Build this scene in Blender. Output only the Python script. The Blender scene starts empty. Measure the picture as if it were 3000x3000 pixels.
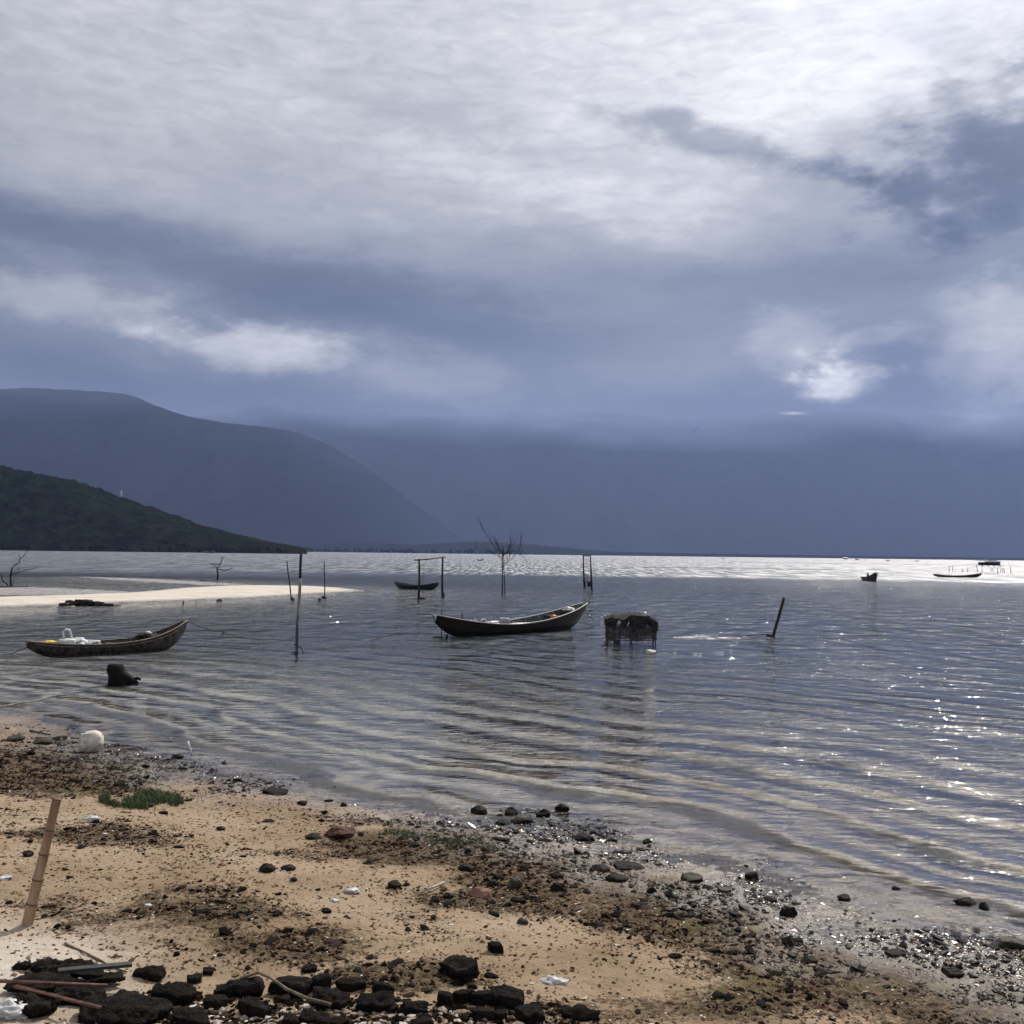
import bpy, math, random
import numpy as np
from mathutils import Vector, Matrix
random.seed(7); rng = np.random.default_rng(7)
R = math.radians
sc = bpy.context.scene
COL = sc.collection

# ---------------------------------------------------------------- camera
CAM_H = 3.2; F = 3075.0; PITCH = math.atan(122/F); ROLL = R(0.70)
fw = Vector((0, math.cos(PITCH), math.sin(PITCH)))
up0 = Vector((0, -math.sin(PITCH), math.cos(PITCH)))
ri = Vector((1, 0, 0))*math.cos(ROLL) + up0*math.sin(ROLL)
up = up0*math.cos(ROLL) - Vector((1, 0, 0))*math.sin(ROLL)
CP = Vector((0, 0, CAM_H))
cam = bpy.data.cameras.new('camera'); camo = bpy.data.objects.new('camera', cam); COL.objects.link(camo)
M = Matrix(((ri.x, up.x, -fw.x), (ri.y, up.y, -fw.y), (ri.z, up.z, -fw.z))).to_4x4(); M.translation = CP
camo.matrix_world = M
cam.sensor_fit = 'HORIZONTAL'; cam.sensor_width = 36; cam.lens = 36*F/3000
cam.clip_start = 0.1; cam.clip_end = 40000
sc.camera = camo

def ray(px, py): return ri*((px-1500)/F) - up*((py-1500)/F) + fw
def at(px, py, z=0.0):
    d = ray(px, py); t = (z-CAM_H)/d.z
    return CP + d*t
def at_y(px, py, Y):
    d = ray(px, py); return CP + d*(Y/d.y)
RIv, UPv, FWv = (np.array(v) for v in (ri, up, fw))
def proj(P):
    q = P - np.array(CP); k = np.maximum(q@FWv, 1e-3)
    return 1500+F*(q@RIv)/k, 1500-F*(q@UPv)/k

# ---------------------------------------------------------------- sun, sky, exposure
SUN_AZ, SUN_EL = R(27), R(46)
sl = bpy.data.lights.new('sun', 'SUN'); sl.energy = 3.9; sl.angle = R(0.55); sl.color = (1.0, 0.93, 0.82)
so = bpy.data.objects.new('sun', sl); COL.objects.link(so)
sdir = Vector((math.sin(SUN_AZ)*math.cos(SUN_EL), math.cos(SUN_AZ)*math.cos(SUN_EL), math.sin(SUN_EL)))
so.rotation_euler = sdir.to_track_quat('Z', 'Y').to_euler(); so.location = (20, 20, 40)
sc.view_settings.view_transform = 'Standard'; sc.view_settings.look = 'None'
sc.view_settings.exposure = 0.0; sc.view_settings.gamma = 1; sc.view_settings.use_curve_mapping = False
cy = sc.cycles
cy.use_denoising = True; cy.max_bounces = 6; cy.diffuse_bounces = 2; cy.glossy_bounces = 3
cy.transmission_bounces = 3; cy.volume_bounces = 0; cy.transparent_max_bounces = 10
cy.sample_clamp_indirect = 4; cy.caustics_reflective = False; cy.caustics_refractive = False
cy.use_adaptive_sampling = True; cy.adaptive_threshold = 0.015

def N(nt, typ, **kw):
    n = nt.nodes.new(typ)
    for k, v in kw.items():
        if k.startswith('i_'):
            key = k[2:]; key = int(key) if key.isdigit() else key.replace('_', ' ')
            n.inputs[key].default_value = v
        else: setattr(n, k, v)
    return n
def lk(nt, a, b): nt.links.new(a, b)
def math_(nt, op, a, b=None, c=None, clamp=False):
    n = nt.nodes.new('ShaderNodeMath'); n.operation = op; n.use_clamp = clamp
    for i, v in enumerate((a, b, c)):
        if v is None: continue
        if isinstance(v, (int, float)): n.inputs[i].default_value = v
        else: nt.links.new(v, n.inputs[i])
    return n.outputs[0]
def ramp(nt, fac, stops, interp='LINEAR'):
    n = nt.nodes.new('ShaderNodeValToRGB'); cr = n.color_ramp; cr.interpolation = interp
    while len(cr.elements) < len(stops): cr.elements.new(0.5)
    for e, (p, c) in zip(cr.elements, stops):
        e.position = p; e.color = (c, c, c, 1) if isinstance(c, (int, float)) else (*c, 1)
    nt.links.new(fac, n.inputs[0]); return n.outputs[0]
def mixc(nt, fac, a, b, blend='MIX'):
    n = nt.nodes.new('ShaderNodeMix'); n.data_type = 'RGBA'; n.blend_type = blend
    for sock, v in ((n.inputs[0], fac), (n.inputs[6], a), (n.inputs[7], b)):
        if isinstance(v, (int, float)): sock.default_value = v
        elif isinstance(v, tuple): sock.default_value = (*v[:3], 1)
        else: nt.links.new(v, sock)
    return n.outputs[2]
def s2l(c): return tuple((x/255/12.92 if x/255 <= .04045 else ((x/255+.055)/1.055)**2.4) for x in c)

def build_world():
    w = bpy.data.worlds.new('World'); sc.world = w; w.use_nodes = True
    nt = w.node_tree; nt.nodes.clear()
    tc = N(nt, 'ShaderNodeTexCoord'); sep = N(nt, 'ShaderNodeSeparateXYZ'); lk(nt, tc.outputs['Generated'], sep.inputs[0])
    X, Y, Z = sep.outputs
    az = math_(nt, 'ARCTAN2', X, Y)
    el = math_(nt, 'MAXIMUM', math_(nt, 'ARCSINE', Z), 0.0)
    # stretched direction coordinates for cloud noise
    mp = N(nt, 'ShaderNodeMapping'); mp.inputs['Scale'].default_value = (1, 1, 3.0); lk(nt, tc.outputs['Generated'], mp.inputs[0])
    wn = N(nt, 'ShaderNodeTexNoise', noise_dimensions='3D'); wn.inputs['Scale'].default_value = 5.5
    wn.inputs['Detail'].default_value = 8; wn.inputs['Roughness'].default_value = 0.62; lk(nt, mp.outputs[0], wn.inputs['Vector'])
    ws = N(nt, 'ShaderNodeSeparateXYZ'); lk(nt, wn.outputs['Color'], ws.inputs[0])
    u = math_(nt, 'ADD', az, math_(nt, 'MULTIPLY', math_(nt, 'SUBTRACT', ws.outputs[0], 0.5), 0.17))
    v = math_(nt, 'ADD', el, math_(nt, 'MULTIPLY', math_(nt, 'SUBTRACT', ws.outputs[1], 0.5), 0.11))
    uv = N(nt, 'ShaderNodeCombineXYZ'); lk(nt, u, uv.inputs[0]); lk(nt, v, uv.inputs[1])
    base = ramp(nt, v, [(0.0, .34), (0.125, .36), (0.16, .44), (0.20, .50), (0.25, .53), (0.30, .60), (0.37, .70), (0.47, .75), (0.7, .78), (1.0, .74)])
    # (photo x, y, spread x, spread y, tilt, strength, ragged edge)
    blobs = [(2150, 130, 760, 250, 0, .12, 0), (2250, 330, 420, 150, 0, .12, 0), (1700, 590, 380, 75, 8, .17, 0), (1250, 320, 330, 42, 13, -.10, 0), (2120, 412, 260, 40, 17, -.28, 1),
             (2960, 440, 260, 150, -15, -.36, 1), (2560, 520, 260, 60, -12, -.14, 0), (60, 640, 190, 100, 10, -.12, 0), (760, 840, 600, 80, 11, -.20, 0),
             (230, 880, 230, 55, 10, .19, 1), (760, 1020, 260, 48, 4, .25, 1), (1150, 1070, 300, 60, 10, .10, 1), (250, 1050, 330, 50, 5, -.07, 0),
             (2450, 790, 600, 95, 0, -.11, 0), (1350, 930, 600, 80, 8, -.10, 0), (2330, 1000, 120, 70, 30, .16, 1), (2460, 1110, 90, 58, 0, .5, 1), (2390, 1060, 60, 30, 40, .18, 1),
             (2600, 965, 110, 24, -10, .14, 1), (2690, 1050, 120, 100, 0, -.15, 1), (2940, 980, 190, 140, -30, .22, 1), (2325, 1211, 26, 3.5, 2, .5, 0),
             (1880, 1090, 150, 50, 0, .05, 0), (0, 150, 350, 260, 0, -.03, 0), (300, 1125, 460, 40, 3, -.06, 0), (1500, 1190, 1500, 50, 0, -.03, 0), (2750, 120, 160, 60, 30, -.07, 1)]
    en = N(nt, 'ShaderNodeTexNoise'); en.inputs['Scale'].default_value = 15; en.inputs['Detail'].default_value = 9; en.inputs['Roughness'].default_value = .6
    mpe = N(nt, 'ShaderNodeMapping'); mpe.inputs['Scale'].default_value = (1, 1, 2.0); lk(nt, tc.outputs['Generated'], mpe.inputs[0]); lk(nt, mpe.outputs[0], en.inputs['Vector'])
    edge = math_(nt, 'MULTIPLY', math_(nt, 'SUBTRACT', en.outputs[0], .5), 2.0)
    acc = base
    uv0 = N(nt, 'ShaderNodeCombineXYZ'); lk(nt, az, uv0.inputs[0]); lk(nt, el, uv0.inputs[1])
    uvh = N(nt, 'ShaderNodeVectorMath', operation='ADD'); lk(nt, uv.outputs[0], uvh.inputs[0]); lk(nt, uv0.outputs[0], uvh.inputs[1])
    uvm = N(nt, 'ShaderNodeVectorMath', operation='SCALE'); lk(nt, uvh.outputs[0], uvm.inputs[0]); uvm.inputs['Scale'].default_value = .5
    for (px, py, sx, sy, rot, amp, sharp) in blobs:
        d = ray(px, py).normalized()
        m = N(nt, 'ShaderNodeMapping', vector_type='TEXTURE')
        m.inputs['Location'].default_value = (math.atan2(d.x, d.y), math.asin(d.z), 0)
        m.inputs['Rotation'].default_value = (0, 0, -R(rot))
        m.inputs['Scale'].default_value = (sx*1.3/F, sy*1.3/F, 1)
        lk(nt, (uv0 if sy < 5 else uvm if (sy < 60 or sharp) else uv).outputs[0], m.inputs[0])
        dd = N(nt, 'ShaderNodeVectorMath', operation='DOT_PRODUCT'); lk(nt, m.outputs[0], dd.inputs[0]); lk(nt, m.outputs[0], dd.inputs[1])
        g = math_(nt, 'EXPONENT', math_(nt, 'MULTIPLY', dd.outputs['Value'], -1.0))
        if sharp:
            mr = N(nt, 'ShaderNodeMapRange', interpolation_type='SMOOTHSTEP'); mr.inputs[1].default_value = .12; mr.inputs[2].default_value = .9
            gate = math_(nt, 'MINIMUM', math_(nt, 'MULTIPLY', g, 4.0), 1.0)
            lk(nt, math_(nt, 'MULTIPLY_ADD', edge, gate, g), mr.inputs[0]); g = mr.outputs[0]
        acc = math_(nt, 'MULTIPLY_ADD', g, amp, acc)
    # soft billows everywhere, fine mottling high up
    n1 = N(nt, 'ShaderNodeTexNoise'); n1.inputs['Scale'].default_value = 4.2; n1.inputs['Detail'].default_value = 6; n1.inputs['Roughness'].default_value = .55
    mp1 = N(nt, 'ShaderNodeMapping'); mp1.inputs['Scale'].default_value = (1, 1, 3.4); mp1.inputs['Rotation'].default_value = (0, R(10), 0)
    lk(nt, tc.outputs['Generated'], mp1.inputs[0]); lk(nt, mp1.outputs[0], n1.inputs['Vector'])
    acc = math_(nt, 'MULTIPLY_ADD', math_(nt, 'SUBTRACT', n1.outputs[0], .5), .30, acc)
    n2 = N(nt, 'ShaderNodeTexNoise'); n2.inputs['Scale'].default_value = 30; n2.inputs['Detail'].default_value = 5; n2.inputs['Roughness'].default_value = .6; n2.inputs['Distortion'].default_value = .5
    lk(nt, mp1.outputs[0], n2.inputs['Vector'])
    hi = ramp(nt, acc, [(0.5, .15), (0.75, 1), (1.0, 1)])
    acc = math_(nt, 'MULTIPLY_ADD', math_(nt, 'MULTIPLY', math_(nt, 'SUBTRACT', n2.outputs[0], .5), hi), .30, acc)
    colr = ramp(nt, acc, [(.20, s2l((78, 87, 104))), (.36, s2l((106, 114, 129))), (.48, s2l((136, 142, 153))), (.60, s2l((168, 171, 177))),
                          (.71, s2l((192, 193, 196))), (.82, s2l((218, 218, 220))), (.96, s2l((252, 250, 249)))])
    # veil glow round the hidden sun
    dt = N(nt, 'ShaderNodeVectorMath', operation='DOT_PRODUCT'); lk(nt, tc.outputs['Generated'], dt.inputs[0]); dt.inputs[1].default_value = sdir
    glow = math_(nt, 'POWER', math_(nt, 'MAXIMUM', dt.outputs['Value'], 0.0), 22.0)
    aur = math_(nt, 'POWER', math_(nt, 'MAXIMUM', dt.outputs['Value'], 0.0), 55.0)
    gs = math_(nt, 'MULTIPLY_ADD', aur, 9.0, math_(nt, 'MULTIPLY_ADD', glow, 0.35, 1.0))
    cl = N(nt, 'ShaderNodeVectorMath', operation='SCALE'); lk(nt, colr, cl.inputs[0]); lk(nt, math_(nt, 'MULTIPLY', gs, 10.0), cl.inputs['Scale'])
    sky = N(nt, 'ShaderNodeTexSky', sky_type='NISHITA'); sky.sun_disc = False
    sky.sun_elevation = SUN_EL; sky.sun_rotation = SUN_AZ
    # gaps of clear sky between the highest clouds
    gp = N(nt, 'ShaderNodeMapping', vector_type='TEXTURE'); d = ray(2680, 90).normalized()
    gp.inputs['Location'].default_value = (math.atan2(d.x, d.y), math.asin(d.z), 0); gp.inputs['Scale'].default_value = (300/F, 130/F, 1)
    lk(nt, uv.outputs[0], gp.inputs[0]); gd = N(nt, 'ShaderNodeVectorMath', operation='LENGTH'); lk(nt, gp.outputs[0], gd.inputs[0])
    gap = math_(nt, 'MULTIPLY', ramp(nt, gd.outputs['Value'], [(0.2, 1), (1.0, 0)]), ramp(nt, n2.outputs[0], [(.5, 0), (.62, .32)]))
    out = mixc(nt, gap, cl.outputs[0], sky.outputs[0])
    bg = N(nt, 'ShaderNodeBackground'); bg.inputs[1].default_value = 0.1; lk(nt, out, bg.inputs[0])
    wo = N(nt, 'ShaderNodeOutputWorld'); lk(nt, bg.outputs[0], wo.inputs[0])
    w.cycles.sampling_method = 'MANUAL'; w.cycles.sample_map_resolution = 512
build_world()

# ---------------------------------------------------------------- noise helpers
def _h(i, j, k):
    v = (i.astype(np.int64)*73856093) ^ (j.astype(np.int64)*19349663) ^ (k.astype(np.int64)*83492791)
    v = (v ^ (v >> 13))*1274126177 & 0x7fffffff
    return ((v ^ (v >> 16)) & 0xffff)/65535.0
def vn(x, y, z=0.0):
    x, y, z = np.broadcast_arrays(np.asarray(x, float), np.asarray(y, float), np.asarray(z, float))
    i, j, k = np.floor(x), np.floor(y), np.floor(z); a, b, c = x-i, y-j, z-k
    a = a*a*(3-2*a); b = b*b*(3-2*b); c = c*c*(3-2*c); r = 0
    for di in (0, 1):
        for dj in (0, 1):
            for dk in (0, 1):
                r = r + _h(i+di, j+dj, k+dk)*(a if di else 1-a)*(b if dj else 1-b)*(c if dk else 1-c)
    return r*2-1
def fbm(x, y, z=0.0, o=4, g=.5):
    r = 0; a = 1.0; f = 1.0
    for q in range(o):
        r = r + a*vn(np.asarray(x)*f+q*17.3, np.asarray(y)*f-q*9.1, np.asarray(z)*f+q*4.7); a *= g; f *= 2.03
    return r

# ---------------------------------------------------------------- shore shapes (metres on the water plane)
def world_poly(pts): return [(at(x, y).x, at(x, y).y) for x, y in pts]
shore_px = [(-900, 2020), (-300, 2050), (0, 2092), (150, 2135), (270, 2190), (420, 2232), (600, 2278), (900, 2338), (1150, 2372), (1350, 2396),
            (1500, 2412), (1700, 2452), (1900, 2512), (2100, 2574), (2300, 2634), (2500, 2692), (2700, 2742), (3000, 2812), (3600, 2960)]
SH = world_poly(shore_px)
SH = [(-260, 70), (-60, 26)] + SH + [(14, 3), (60, -14), (260, -60), (300, -300), (-300, -300)]
BAR = world_poly([(-500, 1795), (0, 1780), (300, 1768), (700, 1753), (900, 1741), (1075, 1731), (1010, 1722), (900, 1716), (700, 1714), (560, 1720), (350, 1737), (0, 1748), (-500, 1752)])
FLAT = world_poly([(-500, 1716), (0, 1718), (180, 1722), (330, 1730), (420, 1737), (330, 1739), (0, 1744), (-500, 1748)])
STRIP = world_poly([(215, 1689), (330, 1692), (470, 1697), (600, 1705), (760, 1713), (600, 1715), (480, 1707), (330, 1699)])
def sdf(P, poly):
    """signed distance, positive inside"""
    x, y = P[:, 0], P[:, 1]; best = np.full(len(P), 1e18); inside = np.zeros(len(P), bool)
    n = len(poly)
    for i in range(n):
        ax, ay = poly[i]; bx, by = poly[(i+1) % n]
        ex, ey = bx-ax, by-ay; L = ex*ex+ey*ey
        t = np.clip(((x-ax)*ex+(y-ay)*ey)/L, 0, 1)
        best = np.minimum(best, (x-ax-t*ex)**2+(y-ay-t*ey)**2)
        if ay != by:
            c = ((ay > y) != (by > y)) & (x < (bx-ax)*(y-ay)/(by-ay)+ax)
            inside ^= c
    d = np.sqrt(best); return np.where(inside, d, -d)
def ground(P, detail=True):
    P = np.atleast_2d(np.asarray(P, float))[:, :2]; x, y = P[:, 0], P[:, 1]
    s = sdf(P, SH)
    w = .30*fbm(x*.35, y*.35, 3.3, 3)*np.exp(-np.abs(s)/3)
    s2 = s + w
    land = np.where(s2 > 0, .06*np.minimum(s2, 3)+.045*np.clip(s2-3, 0, 14), .016*np.maximum(s2, -8)+.045*np.minimum(s2+8, 0))
    land = np.maximum(land, -1.4)
    z = land
    near = np.hypot(x, y) < 160
    if near.any():
        Q = P[near]; b = sdf(Q, BAR)+.25*fbm(Q[:, 0]*.5, Q[:, 1]*.5, 1.1, 2)
        zb = np.where(b > 0, np.minimum(.035*b, .13), .03*b)
        f = sdf(Q, FLAT)+.3*fbm(Q[:, 0]*.4, Q[:, 1]*.4, 8.1, 2); zf = np.where(f > 0, np.minimum(.01*f+.004, .015), .02*f)
        t = sdf(Q, STRIP)+.3*fbm(Q[:, 0]*.4, Q[:, 1]*.4, 5.1, 2); zt = np.where(t > 0, np.minimum(.012*t+.004, .02), .03*t)
        z[near] = np.maximum(z[near], np.maximum(zb, np.maximum(zf, zt)))
    if detail:
        k = np.clip((s2+.6)/1.2, 0, 1)*np.exp(-np.maximum(0, np.hypot(x, y)-25)/25)
        z = z + k*(.030*fbm(x*1.1, y*1.1, 1.7, 3) + .010*fbm(x*6, y*6, 2.2, 3))
        z = z + .004*np.where(s2 < 0, 1, 0)*fbm(x*2.2, y*4, 7.7, 2)
    return z, s2
def gz(x, y): return float(ground([(x, y)])[0][0])
def on(px, py):
    z = 0.2
    for _ in range(6):
        p = at(px, py, z); z = gz(p.x, p.y)
    return Vector((p.x, p.y, z))
def pxm(px, py, p): return (p-CP).dot(fw)/F     # metres per photo pixel at p

# ---------------------------------------------------------------- object helpers
def tag(o, label=None, cat=None, group=None, kind=None):
    if label: o['label'] = label
    if cat: o['category'] = cat
    if group: o['group'] = group
    if kind: o['kind'] = kind
    return o
def obj(name, vf, mat=None, parent=None, smooth=True, loc=None):
    me = bpy.data.meshes.new(name); me.from_pydata([tuple(v) for v in vf[0]], [], vf[1]); me.update()
    if smooth: me.polygons.foreach_set('use_smooth', [True]*len(me.polygons))
    if mat: me.materials.append(mat)
    o = bpy.data.objects.new(name, me); COL.objects.link(o)
    if parent: o.parent = parent
    if loc is not None: o.location = loc
    return o
def npmesh(name, V, Fc, mat, parent=None, smooth=False):
    V = np.asarray(V, np.float32); Fc = np.asarray(Fc, np.int32); k = Fc.shape[1]
    me = bpy.data.meshes.new(name); me.vertices.add(len(V)); me.vertices.foreach_set('co', V.ravel())
    me.loops.add(Fc.size); me.loops.foreach_set('vertex_index', Fc.ravel())
    me.polygons.add(len(Fc)); me.polygons.foreach_set('loop_start', np.arange(0, Fc.size, k, dtype=np.int32))
    me.polygons.foreach_set('loop_total', np.full(len(Fc), k, np.int32))
    me.polygons.foreach_set('use_smooth', np.full(len(Fc), smooth)); me.update(calc_edges=True); me.validate()
    if mat: me.materials.append(mat)
    o = bpy.data.objects.new(name, me); COL.objects.link(o)
    if parent: o.parent = parent
    return o
def fattr(o, name, vals):
    a = o.data.attributes.new(name, 'FLOAT', 'POINT'); a.data.foreach_set('value', np.asarray(vals, np.float32))
def empty(name, loc=(0, 0, 0), rz=0.0, label=None, cat=None, group=None):
    o = bpy.data.objects.new(name, None); COL.objects.link(o); o.location = loc; o.rotation_euler = (0, 0, rz)
    o.empty_display_size = .2
    return tag(o, label, cat, group)
def join(*vfs):
    V, Fc = [], []
    for v, f in vfs:
        n = len(V); V += [tuple(a) for a in v]; Fc += [tuple(i+n for i in q) for q in f]
    return V, Fc
def box(cx, cy, cz, sx, sy, sz, M=None):
    V = [Vector((x*sx/2, y*sy/2, z*sz/2)) for z in (-1, 1) for y in (-1, 1) for x in (-1, 1)]
    if M: V = [M @ v for v in V]
    V = [v+Vector((cx, cy, cz)) for v in V]
    return V, [(0, 2, 3, 1), (4, 5, 7, 6), (0, 1, 5, 4), (2, 6, 7, 3), (0, 4, 6, 2), (1, 3, 7, 5)]
def tube(pts, rad, n=8, wob=0.0, seed=0):
    pts = [Vector(p) for p in pts]
    if isinstance(rad, (int, float)): rad = [rad]*len(pts)
    rr = random.Random(seed); V, Fc = [], []
    for i, p in enumerate(pts):
        t = (pts[min(i+1, len(pts)-1)]-pts[max(i-1, 0)]).normalized()
        a = Vector((0, 0, 1)) if abs(t.z) < .9 else Vector((1, 0, 0))
        b = t.cross(a).normalized(); c = t.cross(b)
        for k in range(n):
            th = 2*math.pi*k/n; r = rad[i]*(1+wob*(rr.random()-.5))
            V.append(p + (b*math.cos(th)+c*math.sin(th))*r)
    for i in range(len(pts)-1):
        for k in range(n):
            q = (k+1) % n; Fc.append((i*n+k, i*n+q, (i+1)*n+q, (i+1)*n+k))
    Fc.append(tuple(range(n-1, -1, -1))); m = (len(pts)-1)*n; Fc.append(tuple(range(m, m+n)))
    return V, Fc
import bmesh
_ico = {}
def ico(n):
    if n not in _ico:
        bm = bmesh.new(); bmesh.ops.create_icosphere(bm, subdivisions=n, radius=1)
        _ico[n] = (np.array([v.co[:] for v in bm.verts]), np.array([[v.index for v in f.verts] for f in bm.faces])); bm.free()
    return _ico[n]
def lump(sx, sy, sz, amp=.3, freq=1.4, seed=0, sub=2, flat=0.0, pos=(0, 0, 0)):
    V, Fc = ico(sub); V = V.copy(); s = seed*7.31
    V *= (1+amp*fbm(V[:, 0]*freq+s, V[:, 1]*freq+s*.7, V[:, 2]*freq-s, 3))[:, None]
    # chip a few planes off
    rr = np.random.default_rng(seed+11)
    for _ in range(5 if flat else 0):
        n = rr.normal(size=3); n /= np.linalg.norm(n); d = V@n; cut = flat*rr.uniform(.8, 1.2)
        V -= np.outer(np.maximum(d-cut, 0), n)
    V = V*np.array([sx, sy, sz])+np.array(pos)
    return V.tolist(), [tuple(f) for f in Fc.tolist()]
def roughbox(sx, sy, sz, amp=.02, seed=0, n=7, rnd=.14, freq=9):
    bm = bmesh.new(); bmesh.ops.create_cube(bm, size=2); bmesh.ops.subdivide_edges(bm, edges=bm.edges, cuts=n, use_grid_fill=True)
    V = np.array([v.co[:] for v in bm.verts]); Fc = [tuple(v.index for v in f.verts) for f in bm.faces]; bm.free()
    nrm = V/np.linalg.norm(V, axis=1)[:, None]
    p = 7; V = V/(np.power(np.sum(np.abs(V)**p, axis=1), 1/p)[:, None])
    V = V*(1-rnd*.2)+nrm*rnd*.2
    rr = np.random.default_rng(seed); sk = rr.uniform(-.14, .14, 4)
    V[:, 0] += V[:, 2]*sk[0]+V[:, 1]*sk[3]; V[:, 1] += V[:, 0]*sk[1]; V[:, 2] += V[:, 0]*sk[2]
    for q in range(5 if amp > .011 else 1):
        n_ = rr.normal(size=3); n_ /= np.linalg.norm(n_); V -= np.outer(np.maximum(V@n_-rr.uniform(.82, 1.15), 0), n_)
    V = V*np.array([sx/2, sy/2, sz/2]); s = seed*3.7
    nn = nrm*(amp*fbm(V[:, 0]*freq+s, V[:, 1]*freq, V[:, 2]*freq-s, 3)+amp*.9*fbm(V[:, 0]*freq*4+s, V[:, 1]*freq*4, V[:, 2]*freq*4, 2))[:, None]
    return (V+nn).tolist(), Fc

# ---------------------------------------------------------------- materials
def surf(name, c1, c2, scale=8, rough=.8, bump=.3, bscale=30, stretch=(1, 1, 1), spec=.4, lo=.35, hi=.65, bdist=.01, alpha=None, obvar=0.0):
    m = bpy.data.materials.new(name); m.use_nodes = True; nt = m.node_tree; bs = nt.nodes['Principled BSDF']
    tc = N(nt, 'ShaderNodeTexCoord'); mp = N(nt, 'ShaderNodeMapping'); mp.inputs['Scale'].default_value = stretch
    lk(nt, tc.outputs['Object'], mp.inputs[0])
    n = N(nt, 'ShaderNodeTexNoise'); n.inputs['Scale'].default_value = scale; n.inputs['Detail'].default_value = 6; n.inputs['Roughness'].default_value = .6
    lk(nt, mp.outputs[0], n.inputs['Vector'])
    c = ramp(nt, n.outputs[0], [(lo, c1), (hi, c2)])
    if obvar:
        oi = N(nt, 'ShaderNodeObjectInfo'); v = math_(nt, 'MULTIPLY_ADD', oi.outputs['Random'], obvar, 1-obvar/2)
        sc_ = N(nt, 'ShaderNodeVectorMath', operation='SCALE'); lk(nt, c, sc_.inputs[0]); lk(nt, v, sc_.inputs['Scale']); c = sc_.outputs[0]
    lk(nt, c, bs.inputs['Base Color'])
    bs.inputs['Specular IOR Level'].default_value = spec
    n2 = N(nt, 'ShaderNodeTexNoise'); n2.inputs['Scale'].default_value = bscale; n2.inputs['Detail'].default_value = 5; lk(nt, mp.outputs[0], n2.inputs['Vector'])
    lk(nt, math_(nt, 'MULTIPLY_ADD', n2.outputs[0], .3, rough-.15, clamp=True), bs.inputs['Roughness'])
    b = N(nt, 'ShaderNodeBump'); b.inputs['Strength'].default_value = bump; b.inputs['Distance'].default_value = bdist
    lk(nt, n2.outputs[0], b.inputs['Height']); lk(nt, b.outputs[0], bs.inputs['Normal'])
    if alpha:
        vo = N(nt, 'ShaderNodeTexVoronoi', feature='DISTANCE_TO_EDGE'); vo.inputs['Scale'].default_value = alpha[0]; lk(nt, tc.outputs['Object'], vo.inputs['Vector'])
        n3 = N(nt, 'ShaderNodeTexNoise'); n3.inputs['Scale'].default_value = 6; lk(nt, tc.outputs['Object'], n3.inputs['Vector'])
        a = math_(nt, 'LESS_THAN', vo.outputs[0], math_(nt, 'MULTIPLY', n3.outputs[0], alpha[1])); lk(nt, a, bs.inputs['Alpha'])
    return m
M_dark = surf('weathered_dark_wood', (.012, .011, .011), (.045, .038, .034), 6, .75, .5, 40, (1, 1, .25))
M_grey = surf('bleached_grey_wood', (.16, .14, .12), (.42, .37, .32), 7, .8, .6, 40, (1, 1, .12))
M_bluep = surf('blue_grey_painted_wood', (.03, .05, .08), (.07, .10, .14), 9, .6, .4, 50, (1, 1, .2))
M_hullb = surf('weathered_brown_hull', (.010, .007, .006), (.115, .088, .072), 4.5, .65, .6, 22, (1.6, 1, 1.2), bdist=.02, lo=.40, hi=.66)
M_hulld = surf('dark_red_brown_hull', (.006, .004, .004), (.020, .012, .011), 3, .7, .4, 22, (1, 1, 2))
M_hulli = surf('blue_grey_boat_inside', (.035, .042, .05), (.085, .10, .115), 4, .6, .4, 25)
M_hullk = surf('black_tarred_hull', (.006, .006, .008), (.018, .018, .022), 4, .5, .3, 25)
M_brin = surf('brown_boat_inside', (.02, .014, .010), (.075, .055, .042), 5, .7, .4, 30)
M_rail = surf('worn_pale_gunwale', (.28, .26, .23), (.62, .60, .56), 12, .6, .3, 60)
M_railb = surf('worn_brown_gunwale', (.10, .08, .07), (.30, .25, .22), 12, .65, .3, 60)
M_plank = surf('pale_deck_boards', (.30, .25, .21), (.55, .48, .42), 5, .7, .3, 50, (.2, 1, 1))
M_white = surf('white_plastic', (.55, .56, .56), (.82, .83, .82), 5, .45, .2, 30)
M_clear = surf('dull_white_plastic_sheet', (.30, .31, .31), (.68, .69, .68), 9, .4, .8, 12, bdist=.03)
M_yel = surf('yellow_cloth', (.55, .30, .02), (.80, .55, .08), 8, .7, .6, 20, bdist=.02)
M_ora = surf('orange_plastic', (.75, .10, .01), (.85, .17, .02), 5, .4, .1, 30)
M_gbuck = surf('grey_bucket_plastic', (.20, .22, .22), (.36, .38, .38), 6, .5, .2, 30)
M_foam = surf('dirty_white_foam', (.30, .26, .21), (.70, .66, .58), 5, .85, .9, 24, bdist=.02, lo=.3, hi=.55)
M_net = surf('dark_fishing_net', (.012, .011, .011), (.055, .047, .043), 9, .95, 1, 60, bdist=.03)
M_neth = surf('hanging_net_mesh', (.04, .032, .028), (.10, .08, .07), 9, .95, .5, 40, alpha=(30, .42))
M_rope = surf('dark_wet_rope', (.012, .012, .014), (.04, .038, .036), 20, .8, .3, 200)
M_ropel = surf('pale_worn_rope', (.10, .085, .06), (.42, .38, .30), 3, .8, .3, 200)
M_bam = surf('brown_bamboo', (.19, .12, .075), (.42, .29, .19), 9, .6, .4, 30, (1, 1, .15), bdist=.006)
M_bamd = surf('dark_bamboo_joint', (.07, .035, .022), (.13, .07, .045), 9, .7, .4, 30)
M_block = surf('charred_black_block', (.004, .0035, .0033), (.022, .018, .016), 14, .9, 1.0, 55, spec=.08, bdist=.03, obvar=.5)
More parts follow.
